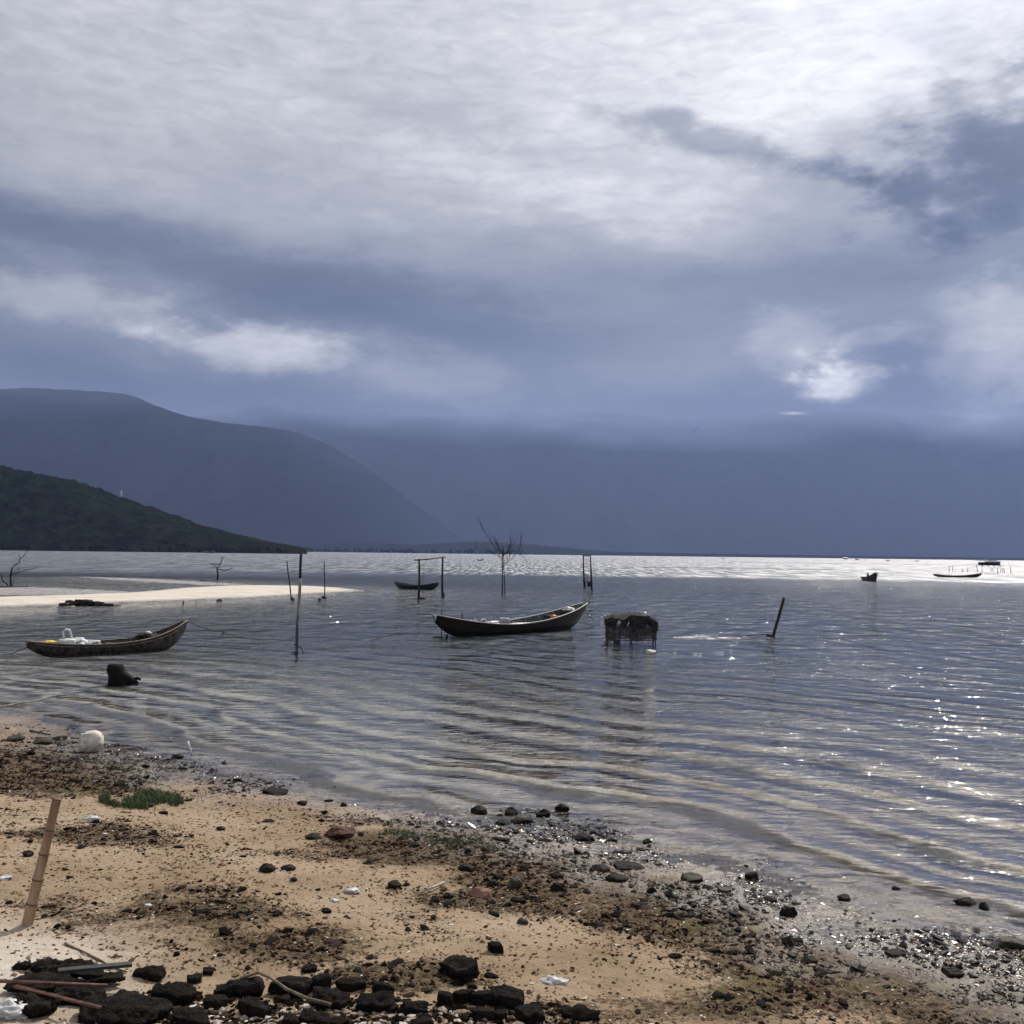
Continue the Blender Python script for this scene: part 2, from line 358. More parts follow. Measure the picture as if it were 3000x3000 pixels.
M_stone = surf('wet_dark_stone', (.004, .0035, .003), (.022, .017, .012), 2.2, .72, .9, 9, spec=.12, bdist=.05, obvar=.9)
M_stoneg = surf('algae_green_stone', (.010, .009, .006), (.045, .044, .022), 2, .75, .8, 9, bdist=.05)
M_stoner = surf('reddish_brown_stone', (.09, .045, .032), (.30, .155, .105), 2, .8, .7, 9, bdist=.04)
M_lat = surf('pitted_brown_laterite', (.03, .012, .009), (.11, .045, .033), 3, .9, 1, 10, bdist=.06)
M_rust = surf('rusty_iron', (.05, .018, .012), (.17, .075, .05), 12, .75, .6, 60, spec=.5)
M_twig = surf('dry_twig', (.07, .05, .035), (.22, .17, .12), 12, .85, .5, 60)
M_tree = surf('dead_branch_bark', (.010, .009, .009), (.03, .026, .024), 8, .9, .5, 30)
M_stump = surf('black_rotten_stump', (.004, .004, .004), (.013, .011, .010), 6, .85, 1, 18, (1, 1, .3), bdist=.04, spec=.15)
M_hut = surf('dark_hut_boards', (.02, .028, .035), (.05, .065, .075), 1, .8, .3, 4)
M_hroof = surf('pale_tin_roof', (.30, .34, .36), (.55, .60, .62), 1, .5, .2, 5)
M_hroofd = surf('dark_thatch_roof', (.03, .03, .03), (.07, .065, .06), 1, .9, .4, 5)
M_skin = surf('dark_clothing', (.02, .02, .025), (.04, .04, .05), 10, .8, .2, 30)

def grass_mat():
    m = surf('green_grass_blades', (.03, .055, .016), (.085, .13, .04), 10, .7, .1, 30); return m
M_grass = grass_mat()
M_gravel = None
def attr_mat(name, stops, rough=.7, spec=.4, vary='tone'):
    m = bpy.data.materials.new(name); m.use_nodes = True; nt = m.node_tree; bs = nt.nodes['Principled BSDF']
    a = N(nt, 'ShaderNodeAttribute', attribute_name=vary)
    lk(nt, ramp(nt, a.outputs['Fac'], stops), bs.inputs['Base Color'])
    w = N(nt, 'ShaderNodeAttribute', attribute_name='wet')
    lk(nt, math_(nt, 'MULTIPLY_ADD', w.outputs['Fac'], -.72, rough), bs.inputs['Roughness'])
    lk(nt, math_(nt, 'MULTIPLY_ADD', w.outputs['Fac'], spec, .05), bs.inputs['Specular IOR Level'])
    return m
M_gravel = attr_mat('beach_gravel', [(0, (.003, .0025, .002)), (.5, (.014, .010, .007)), (.8, (.042, .029, .019)), (.94, (.12, .085, .055)), (1, (.24, .18, .13))], .95, .25)
M_shell = attr_mat('broken_shells', [(0, (.28, .22, .18)), (.5, (.45, .38, .33)), (1, (.75, .73, .70))], .7)
M_litter = attr_mat('dry_seaweed_litter', [(0, (.022, .014, .009)), (.5, (.08, .045, .028)), (1, (.20, .12, .075))], .95)

# ---------------------------------------------------------------- zones on the beach (authored from the photo, fixed to the ground)
ZD = [(150, 2260, 520, 85, 1.0), (420, 2210, 260, 45, .6), (1180, 2480, 480, 80, .9), (1000, 2440, 260, 60, .6), (1600, 2420, 260, 60, .9), (1650, 2560, 420, 90, .8),
      (2050, 2640, 420, 110, 1.0), (2600, 2860, 620, 130, 1.0), (1500, 2650, 420, 70, .55), (2250, 2800, 420, 110, .75), (2000, 2950, 500, 70, .7),
      (450, 2690, 560, 110, .62), (900, 2760, 460, 80, .58), (1250, 2860, 340, 60, .6), (1300, 2700, 420, 60, .5), (250, 2450, 380, 50, .55), (2900, 2960, 400, 120, .9), (900, 2560, 150, 30, .4), (700, 2300, 200, 40, .5)]
ZC = [(800, 2370, 260, 55, .7), (1850, 2800, 260, 50, .6), (100, 2830, 260, 70, .9), (1450, 2790, 240, 45, .45), (800, 2500, 260, 60, .5), (120, 2060, 300, 40, .8), (300, 2640, 90, 40, .4)]
def zones(P):
    px, py = proj(P); d = 0
    for (x, y, a, b, k) in ZD: d = np.maximum(d, k*np.exp(-(((px-x)/a)**2+((py-y)/b)**2)**1.3))
    for (x, y, a, b, k) in ZC: d = d*(1-k*np.exp(-((px-x)/a)**2-((py-y)/b)**2))
    return d, px, py

# ---------------------------------------------------------------- ground sheet and water
def polar(radii, angs):
    A, Rr = np.meshgrid(angs, radii); x = Rr*np.sin(A); y = Rr*np.cos(A)
    P = np.stack([x.ravel(), y.ravel()], 1); nr, na = len(radii), len(angs)
    i = np.arange(nr-1)[:, None]*na; j = np.arange(na-1)[None, :]; a = (i+j).ravel()
    return P, np.stack([a, a+1, a+na+1, a+na], 1)
angs = np.concatenate([np.linspace(-math.pi, R(-36), 40)[:-1], np.linspace(R(-36), R(36), 760), np.linspace(R(36), math.pi, 40)[1:]])
r1 = [0.0, 1, 2.5, 4, 5]
while r1[-1] < 24: r1.append(r1[-1]+max(.02, .0022*r1[-1]*r1[-1]/4.2))
while r1[-1] < 150: r1.append(r1[-1]*1.018)
while r1[-1] < 12500: r1.append(r1[-1]*1.18)
r1[-1] = 12500
P, Fc = polar(np.array(r1), angs)
z, s = ground(P)
GV = np.column_stack([P, z]); dens, gpx, gpy = zones(GV)
inview = (P[:, 1] > 3) & (np.hypot(P[:, 0], P[:, 1]) < 40)
dens = np.where(inview, dens, .35)
pn = fbm(P[:, 0]*1.1, P[:, 1]*1.6, 4.4, 5, .65)
deb = np.clip(dens*1.35+pn*.36-.08, 0, 1)*(np.hypot(P[:, 0], P[:, 1]) < 45)*(s > -1.2)
wet = np.clip(1-(z-.005)/(.085+.03*pn), 0, 1)
wet = np.where(z < 0, 1, wet)
bar = (np.hypot(P[:, 0], P[:, 1]) > 45) & (z > .02)
wet = np.where(bar, np.clip(1-(z-.02)/.03, 0, 1), wet)
bumpz = (s > -.2)*deb*.022*np.maximum(0, fbm(P[:, 0]*16, P[:, 1]*16, 9.9, 3))*(np.hypot(P[:, 0], P[:, 1]) < 24)
GV[:, 2] += bumpz

def ground_mat():
    m = bpy.data.materials.new('beach_sand'); m.use_nodes = True; nt = m.node_tree; bs = nt.nodes['Principled BSDF']
    ge = N(nt, 'ShaderNodeNewGeometry'); P_ = ge.outputs['Position']
    A = lambda n: N(nt, 'ShaderNodeAttribute', attribute_name=n).outputs['Fac']
    def noise(sc_, det=5, r=.6, vec=P_):
        n = N(nt, 'ShaderNodeTexNoise'); n.inputs['Scale'].default_value = sc_; n.inputs['Detail'].default_value = det; n.inputs['Roughness'].default_value = r
        lk(nt, vec, n.inputs['Vector']); return n.outputs[0]
    big = noise(.55, 4); mid = noise(6, 6, .65); fine = noise(70, 4, .7); gr = noise(260, 2)
    c = ramp(nt, big, [(.38, (.20, .145, .09)), (.5, (.29, .22, .145)), (.62, (.36, .28, .205))])
    c = mixc(nt, ramp(nt, mid, [(.35, 0), (.7, .35)]), c, (.30, .185, .11))
    c = mixc(nt, ramp(nt, fine, [(.5, 0), (.68, .5)]), c, (.17, .105, .065))
    c = mixc(nt, ramp(nt, gr, [(.55, 0), (.75, .4)]), c, (.62, .52, .42))
    pk = A('pale'); pm_ = N(nt, 'ShaderNodeMapping'); pm_.inputs['Scale'].default_value = (.35, 1.6, 1); lk(nt, P_, pm_.inputs[0])
    c = mixc(nt, pk, c, mixc(nt, .6, ramp(nt, fine, [(.35, (.50, .45, .38)), (.65, (.64, .59, .52))]), ramp(nt, noise(1.4, 6, .7, pm_.outputs[0]), [(.36, (.30, .24, .17)), (.5, (.62, .57, .50)), (.7, (.74, .70, .64))])))
    # mud, weed and stone dust where debris lies
    db = A('debris'); dm = ramp(nt, noise(18, 6, .7), [(.35, (.012, .010, .006)), (.5, (.055, .040, .022)), (.65, (.17, .12, .068))])
    alg = ramp(nt, noise(1.6, 4), [(.5, 0), (.66, .7)]); dm = mixc(nt, math_(nt, 'MULTIPLY', alg, A('green')), dm, (.085, .085, .022))
    edge = math_(nt, 'MULTIPLY', db, 1.0)
    msk = math_(nt, 'ADD', edge, math_(nt, 'MULTIPLY', math_(nt, 'SUBTRACT', noise(28, 5, .7), .5), 1.3))
    c = mixc(nt, ramp(nt, msk, [(.41, 0), (.63, .9)]), c, dm)
    w = A('wet'); c = mixc(nt, math_(nt, 'MULTIPLY', w, .9), c, mixc(nt, .45, mixc(nt, 1.0, c, (.50, .46, .42), 'MULTIPLY'), (.16, .13, .105)))
    bb = A('bedbright'); c = mixc(nt, bb, c, ramp(nt, noise(.8, 5), [(.35, (.30, .285, .26)), (.65, (.44, .42, .38))]))
    lk(nt, c, bs.inputs['Base Color'])
    wn = noise(3.0, 4)
    wr = math_(nt, 'MULTIPLY', w, ramp(nt, wn, [(.35, .75), (.55, 1)]))
    lk(nt, math_(nt, 'MULTIPLY_ADD', wr, -.78, .95), bs.inputs['Roughness'])
    lk(nt, math_(nt, 'MULTIPLY_ADD', w, .6, .15), bs.inputs['Specular IOR Level'])
    h = math_(nt, 'ADD', math_(nt, 'MULTIPLY', noise(45, 5, .7), .010), math_(nt, 'MULTIPLY', noise(9, 4, .6), .045))
    h = math_(nt, 'ADD', h, math_(nt, 'MULTIPLY', fine, .004))
    b = N(nt, 'ShaderNodeBump'); b.inputs['Strength'].default_value = .9; b.inputs['Distance'].default_value = 1.0
    lk(nt, h, b.inputs['Height']); lk(nt, b.outputs[0], bs.inputs['Normal'])
    return m
gr_o = tag(npmesh('ground', GV, Fc, ground_mat(), smooth=True), kind='structure')
fattr(gr_o, 'debris', deb); fattr(gr_o, 'wet', wet)
green = np.exp(-((gpx-250)/420)**2-((gpy-2230)/110)**2)+.8*np.exp(-((gpx-1250)/260)**2-((gpy-2430)/60)**2)+.9*np.exp(-((gpx-2500)/600)**2-((gpy-2900)/120)**2)+.6*np.exp(-((gpx-1900)/400)**2-((gpy-2700)/90)**2)
fattr(gr_o, 'green', np.clip(green, 0, 1)*inview)
pale = np.where(bar, 1.0, np.exp(-((gpx-60)/330)**2-((gpy-2850)/130)**2)*inview*.8)
fattr(gr_o, 'pale', np.clip(pale, 0, 1))
fattr(gr_o, 'bedbright', np.clip((.0-z)/.04, 0, 1)*(z < 0)*(1-.88*np.clip((gpx-1150)/900, 0, 1)*inview)+0.75*((np.hypot(P[:, 0], P[:, 1]) > 45) & (z > 0) & (z <= .022)))

def water_mat():
    m = bpy.data.materials.new('lagoon_water'); m.use_nodes = True; nt = m.node_tree; nt.nodes.clear()
    ge = N(nt, 'ShaderNodeNewGeometry'); pos = ge.outputs['Position']
    dep = N(nt, 'ShaderNodeAttribute', attribute_name='depth').outputs['Fac']
    sd = N(nt, 'ShaderNodeAttribute', attribute_name='offshore').outputs['Fac']
    ln = N(nt, 'ShaderNodeVectorMath', operation='LENGTH'); lk(nt, pos, ln.inputs[0]); D = ln.outputs['Value']
    def noise(scale, stretch, rot, det=2, rgh=.5, dist=0.0):
        mp = N(nt, 'ShaderNodeMapping'); mp.inputs['Scale'].default_value = stretch; mp.inputs['Rotation'].default_value = (0, 0, R(rot))
        lk(nt, pos, mp.inputs[0]); n = N(nt, 'ShaderNodeTexNoise'); n.inputs['Scale'].default_value = scale; n.inputs['Detail'].default_value = det
        n.inputs['Roughness'].default_value = rgh; n.inputs['Distortion'].default_value = dist; lk(nt, mp.outputs[0], n.inputs['Vector']); return n.outputs[0]
    mul = lambda a, b: math_(nt, 'MULTIPLY', a, b)
    add = lambda a, b: math_(nt, 'ADD', a, b)
    calm = ramp(nt, mul(dep, 4.0), [(0.0, .12), (.12, .7), (.4, 1.0)])
    gust = ramp(nt, noise(.09, (1, 2.5, 1), 10, 3), [(.38, .55), (.6, 1.15)])
    # short wind ripples, long crested
    rip = mul(noise(2.9, (.62, 1.25, 1), 8, 2, .5, .5), .095)
    rip2 = mul(noise(7.0, (.7, 1.25, 1), -9, 2, .5, .3), .030)
    rip3 = mul(noise(1.05, (.6, 1.2, 1), 10, 3, .55, .4), .21)
    chop = mul(mul(noise(1.0, (.75, .40, 1), 5, 1.5, .5, .4), .80), ramp(nt, mul(D, .01), [(.2, .0), (.5, 1), (1, 1)]))
    psx = N(nt, 'ShaderNodeSeparateXYZ'); lk(nt, pos, psx.inputs[0]); sq = add(sd, mul(psx.outputs[0], .17))
    # swell rolling in parallel to the shore
    wob = noise(.28, (1, 1, 1), 0, 3, .5)
    ph = add(mul(sq, 2*math.pi/1.75), mul(wob, 11.0))
    ph2 = add(mul(sq, 2*math.pi/.83), mul(wob, 19.0))
    sw = mul(add(mul(math_(nt, 'SINE', ph), .5), .5), add(mul(math_(nt, 'SINE', ph), .5), .5))
    amp = mul(ramp(nt, noise(.16, (1, 1, 1), 30, 2), [(.36, .25), (.62, 1)]), ramp(nt, mul(sd, .04), [(0.0, .25), (.08, 1), (.45, .75), (1, .0)]))
    sw = add(sw, mul(math_(nt, 'SINE', ph2), .16)); swell = mul(mul(sw, amp), .165)
    h = add(add(mul(add(rip, rip2), mul(calm, gust)), mul(rip3, ramp(nt, mul(sd, .02), [(.1, .15), (.7, 1)]))), add(swell, chop))
    b = N(nt, 'ShaderNodeBump'); b.inputs['Strength'].default_value = 1; b.inputs['Distance'].default_value = 1
    lk(nt, h, b.inputs['Height']); nrm = b.outputs[0]
    far = add(mul(D, 1/400.), mul(math_(nt, 'SUBTRACT', noise(.012, (1, 3.2, 1), 4, 4), .5), .22))
    rough = ramp(nt, far, [(0.0, .028), (.10, .035), (.24, .05), (.34, .11), (.43, .27), (1.0, .29)])
    spk = ramp(nt, noise(1.0, (1.1, .05, 1), 0, 2, .6), [(.35, .4), (.65, 1.35)]); rough = mul(rough, mixc(nt, ramp(nt, mul(D, .005), [(.45, 0), (.9, 1)]), (1.0, 1.0, 1.0), spk))
    pp = at(2085, 1868); pmp = N(nt, 'ShaderNodeMapping', vector_type='TEXTURE'); pmp.inputs['Location'].default_value = (pp.x, pp.y, 0); pmp.inputs['Scale'].default_value = (2.1, 1.6, 1)
    lk(nt, pos, pmp.inputs[0]); pln = N(nt, 'ShaderNodeVectorMath', operation='LENGTH'); lk(nt, pmp.outputs[0], pln.inputs[0])
    rough = add(rough, mul(ramp(nt, pln.outputs['Value'], [(.2, 1), (1, 0)]), ramp(nt, noise(2.2, (.5, 1.6, 1), 0, 3, .6), [(.48, 0), (.56, .42)])))   # rougher patch beside the cage, put in for a bright sun glint
    gl = N(nt, 'ShaderNodeBsdfGlossy', distribution='GGX'); gl.inputs['Color'].default_value = (1, 1, 1, 1)
    lk(nt, rough, gl.inputs['Roughness']); lk(nt, nrm, gl.inputs['Normal'])
    fr = N(nt, 'ShaderNodeFresnel'); fr.inputs['IOR'].default_value = 1.34; lk(nt, nrm, fr.inputs['Normal'])
    tr = N(nt, 'ShaderNodeBsdfTransparent'); tr.inputs[0].default_value = (.98, .985, .97, 1)
    df = N(nt, 'ShaderNodeBsdfDiffuse'); df.inputs[0].default_value = (.012, .019, .022, 1)
    body = math_(nt, 'SUBTRACT', 1.0, math_(nt, 'EXPONENT', mul(dep, -1.7)))
    mx = N(nt, 'ShaderNodeMixShader'); lk(nt, body, mx.inputs[0]); lk(nt, tr.outputs[0], mx.inputs[1]); lk(nt, df.outputs[0], mx.inputs[2])
    m2 = N(nt, 'ShaderNodeMixShader'); lk(nt, fr.outputs[0], m2.inputs[0]); lk(nt, mx.outputs[0], m2.inputs[1]); lk(nt, gl.outputs[0], m2.inputs[2])
    o = N(nt, 'ShaderNodeOutputMaterial'); lk(nt, m2.outputs[0], o.inputs[0]); return m
r2 = [6.0]
while r2[-1] < 40: r2.append(r2[-1]+max(.12, .0009*r2[-1]**2))
while r2[-1] < 200: r2.append(r2[-1]*1.03)
while r2[-1] < 12500: r2.append(r2[-1]*1.2)
r2[-1] = 12500
a2 = np.concatenate([np.linspace(R(-120), R(-36), 30)[:-1], np.linspace(R(-36), R(36), 260), np.linspace(R(36), R(120), 30)[1:]])
WP, WF = polar(np.array(r2), a2)
wz, ws_ = ground(WP, False)
wo = tag(npmesh('water', np.column_stack([WP, np.zeros(len(WP))]), WF, water_mat(), smooth=True), kind='structure')
fattr(wo, 'depth', np.maximum(-wz, 0)); fattr(wo, 'offshore', np.clip(-ws_, 0, 400))

# ---------------------------------------------------------------- mountains
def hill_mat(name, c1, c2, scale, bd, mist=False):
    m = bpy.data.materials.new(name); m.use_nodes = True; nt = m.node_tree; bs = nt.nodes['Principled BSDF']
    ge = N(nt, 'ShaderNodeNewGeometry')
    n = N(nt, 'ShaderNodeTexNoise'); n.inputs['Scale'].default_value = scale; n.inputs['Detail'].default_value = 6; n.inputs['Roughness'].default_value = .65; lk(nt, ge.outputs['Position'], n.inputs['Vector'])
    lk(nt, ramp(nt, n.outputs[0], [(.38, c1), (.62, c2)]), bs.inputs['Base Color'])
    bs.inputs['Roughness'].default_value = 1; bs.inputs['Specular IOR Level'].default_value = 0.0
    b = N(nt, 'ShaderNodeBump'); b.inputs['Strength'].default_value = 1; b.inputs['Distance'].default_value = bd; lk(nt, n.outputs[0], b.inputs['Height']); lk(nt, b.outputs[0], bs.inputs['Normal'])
    if mist: lk(nt, math_(nt, 'SUBTRACT', 1.0, N(nt, 'ShaderNodeAttribute', attribute_name='mist').outputs['Fac'], clamp=True), bs.inputs['Alpha'])  # mist imitated by fading the slope's own alpha, no cloud built
    return m
def mountain(name, prof, D, depth, ncol, nrow, mat, amp, freq, crown=0.0, cfreq=.1, fade_fn=None, gully=0.0):
    xs = np.array([p[0] for p in prof]); ys = np.array([p[1] for p in prof])
    px = np.linspace(xs[0], xs[-1], ncol); py = np.interp(px, xs, ys)
    k = np.ones(7)/7; py = np.convolve(np.pad(py, 3, 'edge'), k, 'valid') if ncol > 60 else py
    top = np.array([at_y(a, b, D+depth*.55)[:] for a, b in zip(px, py)]); az = np.arctan2(top[:, 0], top[:, 1])
    H = top[:, 2]
    rows = np.linspace(0, 1, nrow); V = np.zeros((nrow, ncol, 3))
    for r, t in enumerate(rows):
        d = D + depth*t; sh = math.sin(min(t/.55, 1)*math.pi/2)**1.15 if t < .55 else math.cos((t-.55)/.45*math.pi/2)**.8
        x = d*np.tan(az); y = np.full(ncol, d)
        nz = fbm(x*freq, y*freq, 1.3, 5)*amp*H*np.sin(min(t/.55, 1)*math.pi)*1.0
        if gully: nz = nz - gully*H*np.abs(vn(x*freq*2.6+2*vn(x*freq, y*freq, 7.), y*freq*.7, 2.2))*np.sin(min(t/.55, 1)*math.pi)**.7
        ed = fbm(x*freq*3, y*freq*3, 5.3, 4)*amp*.12*H*sh
        cr = crown*np.abs(vn(x*cfreq, y*cfreq, .5)+.6*vn(x*cfreq*2.3, y*cfreq*2.3, 4.)) if crown else 0
        V[r, :, 0] = x; V[r, :, 1] = y; V[r, :, 2] = np.maximum(H*sh+nz+ed+cr*min(1, t*12)*np.clip(H/28, 0, 1), 0.0)
        if t == 0 or t == 1: V[r, :, 2] = -1.0
    i = np.arange(nrow-1)[:, None]*ncol; j = np.arange(ncol-1)[None, :]; a = (i+j).ravel()
    o = npmesh(name, V.reshape(-1, 3), np.stack([a, a+1, a+ncol+1, a+ncol], 1), mat, smooth=True)
    if fade_fn: q = V.reshape(-1, 3); fattr(o, 'mist', np.clip(fade_fn(q), 0, 1))
    return o
def mist_fade_far(q):  # far tops turn transparent with height in place of mist
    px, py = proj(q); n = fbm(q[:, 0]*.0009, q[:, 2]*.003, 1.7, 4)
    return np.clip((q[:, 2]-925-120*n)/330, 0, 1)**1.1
def mist_fade_mid(q):  # right slope and ridge turn transparent in place of haze
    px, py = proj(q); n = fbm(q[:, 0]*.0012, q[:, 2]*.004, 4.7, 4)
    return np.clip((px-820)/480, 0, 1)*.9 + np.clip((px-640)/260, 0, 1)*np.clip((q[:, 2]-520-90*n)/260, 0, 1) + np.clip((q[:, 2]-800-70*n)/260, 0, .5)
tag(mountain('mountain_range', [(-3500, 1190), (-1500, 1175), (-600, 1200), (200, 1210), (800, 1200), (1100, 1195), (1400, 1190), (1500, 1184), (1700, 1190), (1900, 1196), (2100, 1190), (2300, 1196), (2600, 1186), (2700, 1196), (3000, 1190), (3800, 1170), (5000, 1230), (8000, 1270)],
             8300, 3200, 900, 110, hill_mat('far_forested_mountain', (.007, .010, .016), (.019, .023, .032), .003, 60, True), .12, .0008, fade_fn=mist_fade_far, gully=.09), kind='structure')
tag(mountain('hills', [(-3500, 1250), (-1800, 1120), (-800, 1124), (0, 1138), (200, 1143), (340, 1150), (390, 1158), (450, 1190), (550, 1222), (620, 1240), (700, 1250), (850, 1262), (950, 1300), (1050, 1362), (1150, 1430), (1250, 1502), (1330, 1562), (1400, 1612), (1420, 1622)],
             5400, 2100, 600, 110, hill_mat('mid_forested_hill', (.005, .008, .012), (.014, .018, .024), .006, 30, True), .10, .0012, fade_fn=mist_fade_mid, gully=.10), kind='structure')
tag(mountain('foothills', [(820, 1612), (880, 1602), (1000, 1592), (1200, 1598), (1400, 1588), (1550, 1597), (1700, 1611), (1800, 1618), (2200, 1625), (3000, 1636), (4200, 1650)],
             4600, 500, 500, 24, hill_mat('low_wooded_hill', (.006, .009, .012), (.012, .016, .018), .02, 8), .08, .003, 6, .05), kind='structure')
tag(mountain('wooded_hill', [(-2600, 1330), (-1600, 1180), (-800, 1200), (-300, 1300), (0, 1372), (100, 1394), (200, 1412), (300, 1442), (400, 1480), (500, 1512), (600, 1548), (700, 1573), (800, 1592), (880, 1604), (900, 1612)],
             1150, 420, 620, 170, hill_mat('near_forested_hill', (.003, .0045, .003), (.014, .020, .011), .05, 6), .06, .006, 4.2, .10), kind='structure')
# bare rock scar on the middle slope
sp = [at_y(x, y, 5700) for x, y in [(357, 1438), (353, 1446), (356, 1452), (349, 1460), (351, 1468), (346, 1476)]]
M_scar = surf('pale_rock_scar', (.20, .20, .20), (.34, .34, .33), .05, .9, .2, 1)
scar = tag(obj('rock_slide', tube(sp, [4, 7, 5, 8, 5, 3], 6, .6, 3), M_scar), kind='structure')

# ---------------------------------------------------------------- shore woodland (reads as one mass)
def crowns(x0, x1, D, n, hmin, hmax, seed):
    rr = np.random.default_rng(seed); Vb, Fb = ico(1); Vs, Fs = [], []; off = 0
    for q in range(n):
        px = rr.uniform(x0, x1); p = at_y(px, 1620, D+rr.uniform(0, 60)); h = rr.uniform(hmin, hmax)
        zb = 0
        for w in range(5):
            c = Vb*(1+.35*fbm(Vb[:, 0]*2+q, Vb[:, 1]*2+w, Vb[:, 2]*2, 2))[:, None]
            sc_ = np.array([rr.uniform(.18, .34)*h, rr.uniform(.2, .35)*h, rr.uniform(.16, .3)*h])
            Vs.append(c*sc_+np.array([p.x+rr.normal()*h*.2, p.y+rr.normal()*h*.2, zb+h*rr.uniform(.3, .85)])); Fs.append(Fb+off); off += len(Vb)
    return np.concatenate(Vs), np.concatenate(Fs)
M_wood = hill_mat('shore_trees', (.005, .007, .006), (.012, .015, .010), .3, 1)
Vw, Fw = crowns(700, 1500, 3300, 120, 7, 17, 3)
tag(npmesh('woodland', Vw, Fw, M_wood), kind='stuff', label='distant dark trees lining the far shore below the mountains')
Vw, Fw = crowns(-300, 850, 1120, 150, 3, 7, 4)
tag(npmesh('woodland', Vw, Fw, M_wood), kind='stuff', label='low dark scrub along the foot of the near green hill')

# ---------------------------------------------------------------- boats
def boat(name, label, A, B, beam, mid, keel, mo, mi, mr, parts=True, ribs=6, group=None, cat='boat', endA=.42, low=.45, rr=.022, pw=1.9):
    """A = stern tip, B = bow tip (world, z = tip height)"""
    A = Vector(A); B = Vector(B); d = B-A; L = math.hypot(d.x, d.y); c = (A+B)/2
    root = empty(name, (c.x, c.y, 0), math.atan2(d.y, d.x), label, cat, group)
    hA, hB = A.z, B.z
    def sheer(t):
        if t < low: k = (low-t)/low; return mid+(hA-mid)*k**1.7
        k = (t-low)/(1-low); return mid+(hB-mid)*k**pw
    def hb(t): return beam/2*max(0.03, math.sin(math.pi*min(1, max(0, (t*(1-.04)+.02))))**.62)
    def hbot(t): return hb(t)*.62*max(.05, math.sin(math.pi*t)**.45)
    def bot(t):
        e = max(0, (abs(t-.5)-.27)/.23); return keel+(sheer(t)-keel)*.72*e**2.2
    n = 30; V, Fc = [], []
    def ring(t, off):
        x = (t-.5)*L*(1-2*off/L); w = max(.004, hb(t)-off); wb = max(.003, hbot(t)-off); zs = sheer(t); zb = bot(t)+off
        zm = zb+(zs-zb)*.5; wm = (w+wb)/2*1.07
        return [(x, w, zs), (x, wm, zm), (x, wb, zb), (x, 0, zb-.02*(off == 0)), (x, -wb, zb), (x, -wm, zm), (x, -w, zs)]
    for side, off in ((0, 0.0), (1, .028)):
        b0 = len(V)
        for i in range(n+1): V += ring(i/n, off)
        for i in range(n):
            for k in range(6):
                q = (b0+i*7+k, b0+i*7+k+1, b0+(i+1)*7+k+1, b0+(i+1)*7+k); Fc.append(q if side else q[::-1])
    hull = obj('hull', (V[:(n+1)*7], [f for f in Fc if max(f) < (n+1)*7]), mo, root)
    m0 = (n+1)*7
    obj('hull_lining', (V[m0:], [tuple(i-m0 for i in f) for f in Fc if min(f) >= m0]), mi, root)
    for sgn in (1, -1):
        obj('gunwale', tube([((i/n-.5)*L*1.003, sgn*(hb(i/n)-.006), sheer(i/n)+.008) for i in range(n+1)], rr, 6), mr, root)
    if parts:
        for sgn in (1, -1):
            obj('rubbing_strake', tube([((i/n-.5)*L, sgn*(hb(i/n)*.97+.012)-sgn*(hb(i/n)-hbot(i/n))*.15, sheer(i/n)-.085*(sheer(i/n)-bot(i/n))/.5) for i in range(1, n)], rr*.8, 6), mr if mr is M_railb else mo, root)
        for q in range(ribs):
            t = .2+.62*q/(ribs-1); g = .034
            pts = [((t-.5)*L, y*(1), z) for (_, y, z) in ring(t, .045)]
            obj('rib', tube(pts, .020, 6), mi, root)
        for q in range(10):
            t0 = .24; t1 = .8; y = (q-4.5)*beam*.055
            obj('floor_board', box((.52-.5)*L, y, keel+.12, (t1-t0)*L*.95, beam*.05, .018), mi, root)
        obj('stem_post', tube([(L*.5, 0, hB+.01), (L*.47, 0, hB-.2*hB), (L*.40, 0, bot(.93)), (L*.3, 0, keel+.02)], [.03, .035, .03, .02], 6), mo, root)
    root['half'] = 0; del root['half']
    root_f = lambda t, y, zz: root_loc(root, ((t-.5)*L, y, zz))
    return root, dict(L=L, sheer=sheer, hb=hb, keel=keel, at=root_f, bot=bot)
def root_loc(root, p):
    a = root.rotation_euler.z; l = root.location
    return Vector((l.x+p[0]*math.cos(a)-p[1]*math.sin(a), l.y+p[0]*math.sin(a)+p[1]*math.cos(a), l.z+p[2]))

# left brown boat
b1, B1 = boat('rowing_boat', 'weathered brown wooden boat with white plastic sacks in its left end, moored at left', at(78, 1879, .44), at(545, 1817, .88), 1.05, .27, -.10, M_hullb, M_brin, M_railb, ribs=5, low=.40, pw=2.7)
a1 = b1.rotation_euler.z
for k in range(3):
    t = (.40, .52, .74)[k]
    obj('thwart', box((t-.5)*B1['L'], 0, B1['sheer'](t)-.05, .20 if k < 2 else .26, 2*B1['hb'](t)-.06, .025), M_brin, b1)
for q in range(4):
    obj('deck_board', box((.345-.5)*B1['L'], (q-1.5)*.17, .22, 1.25, .15, .02), M_plank, b1)
def thing1(name, label, cat, vf, mat, loc, rz=0, smooth=True):
    o = obj(name, vf, mat, smooth=smooth); o.location = loc; o.rotation_euler = (0, 0, rz); return tag(o, label, cat)
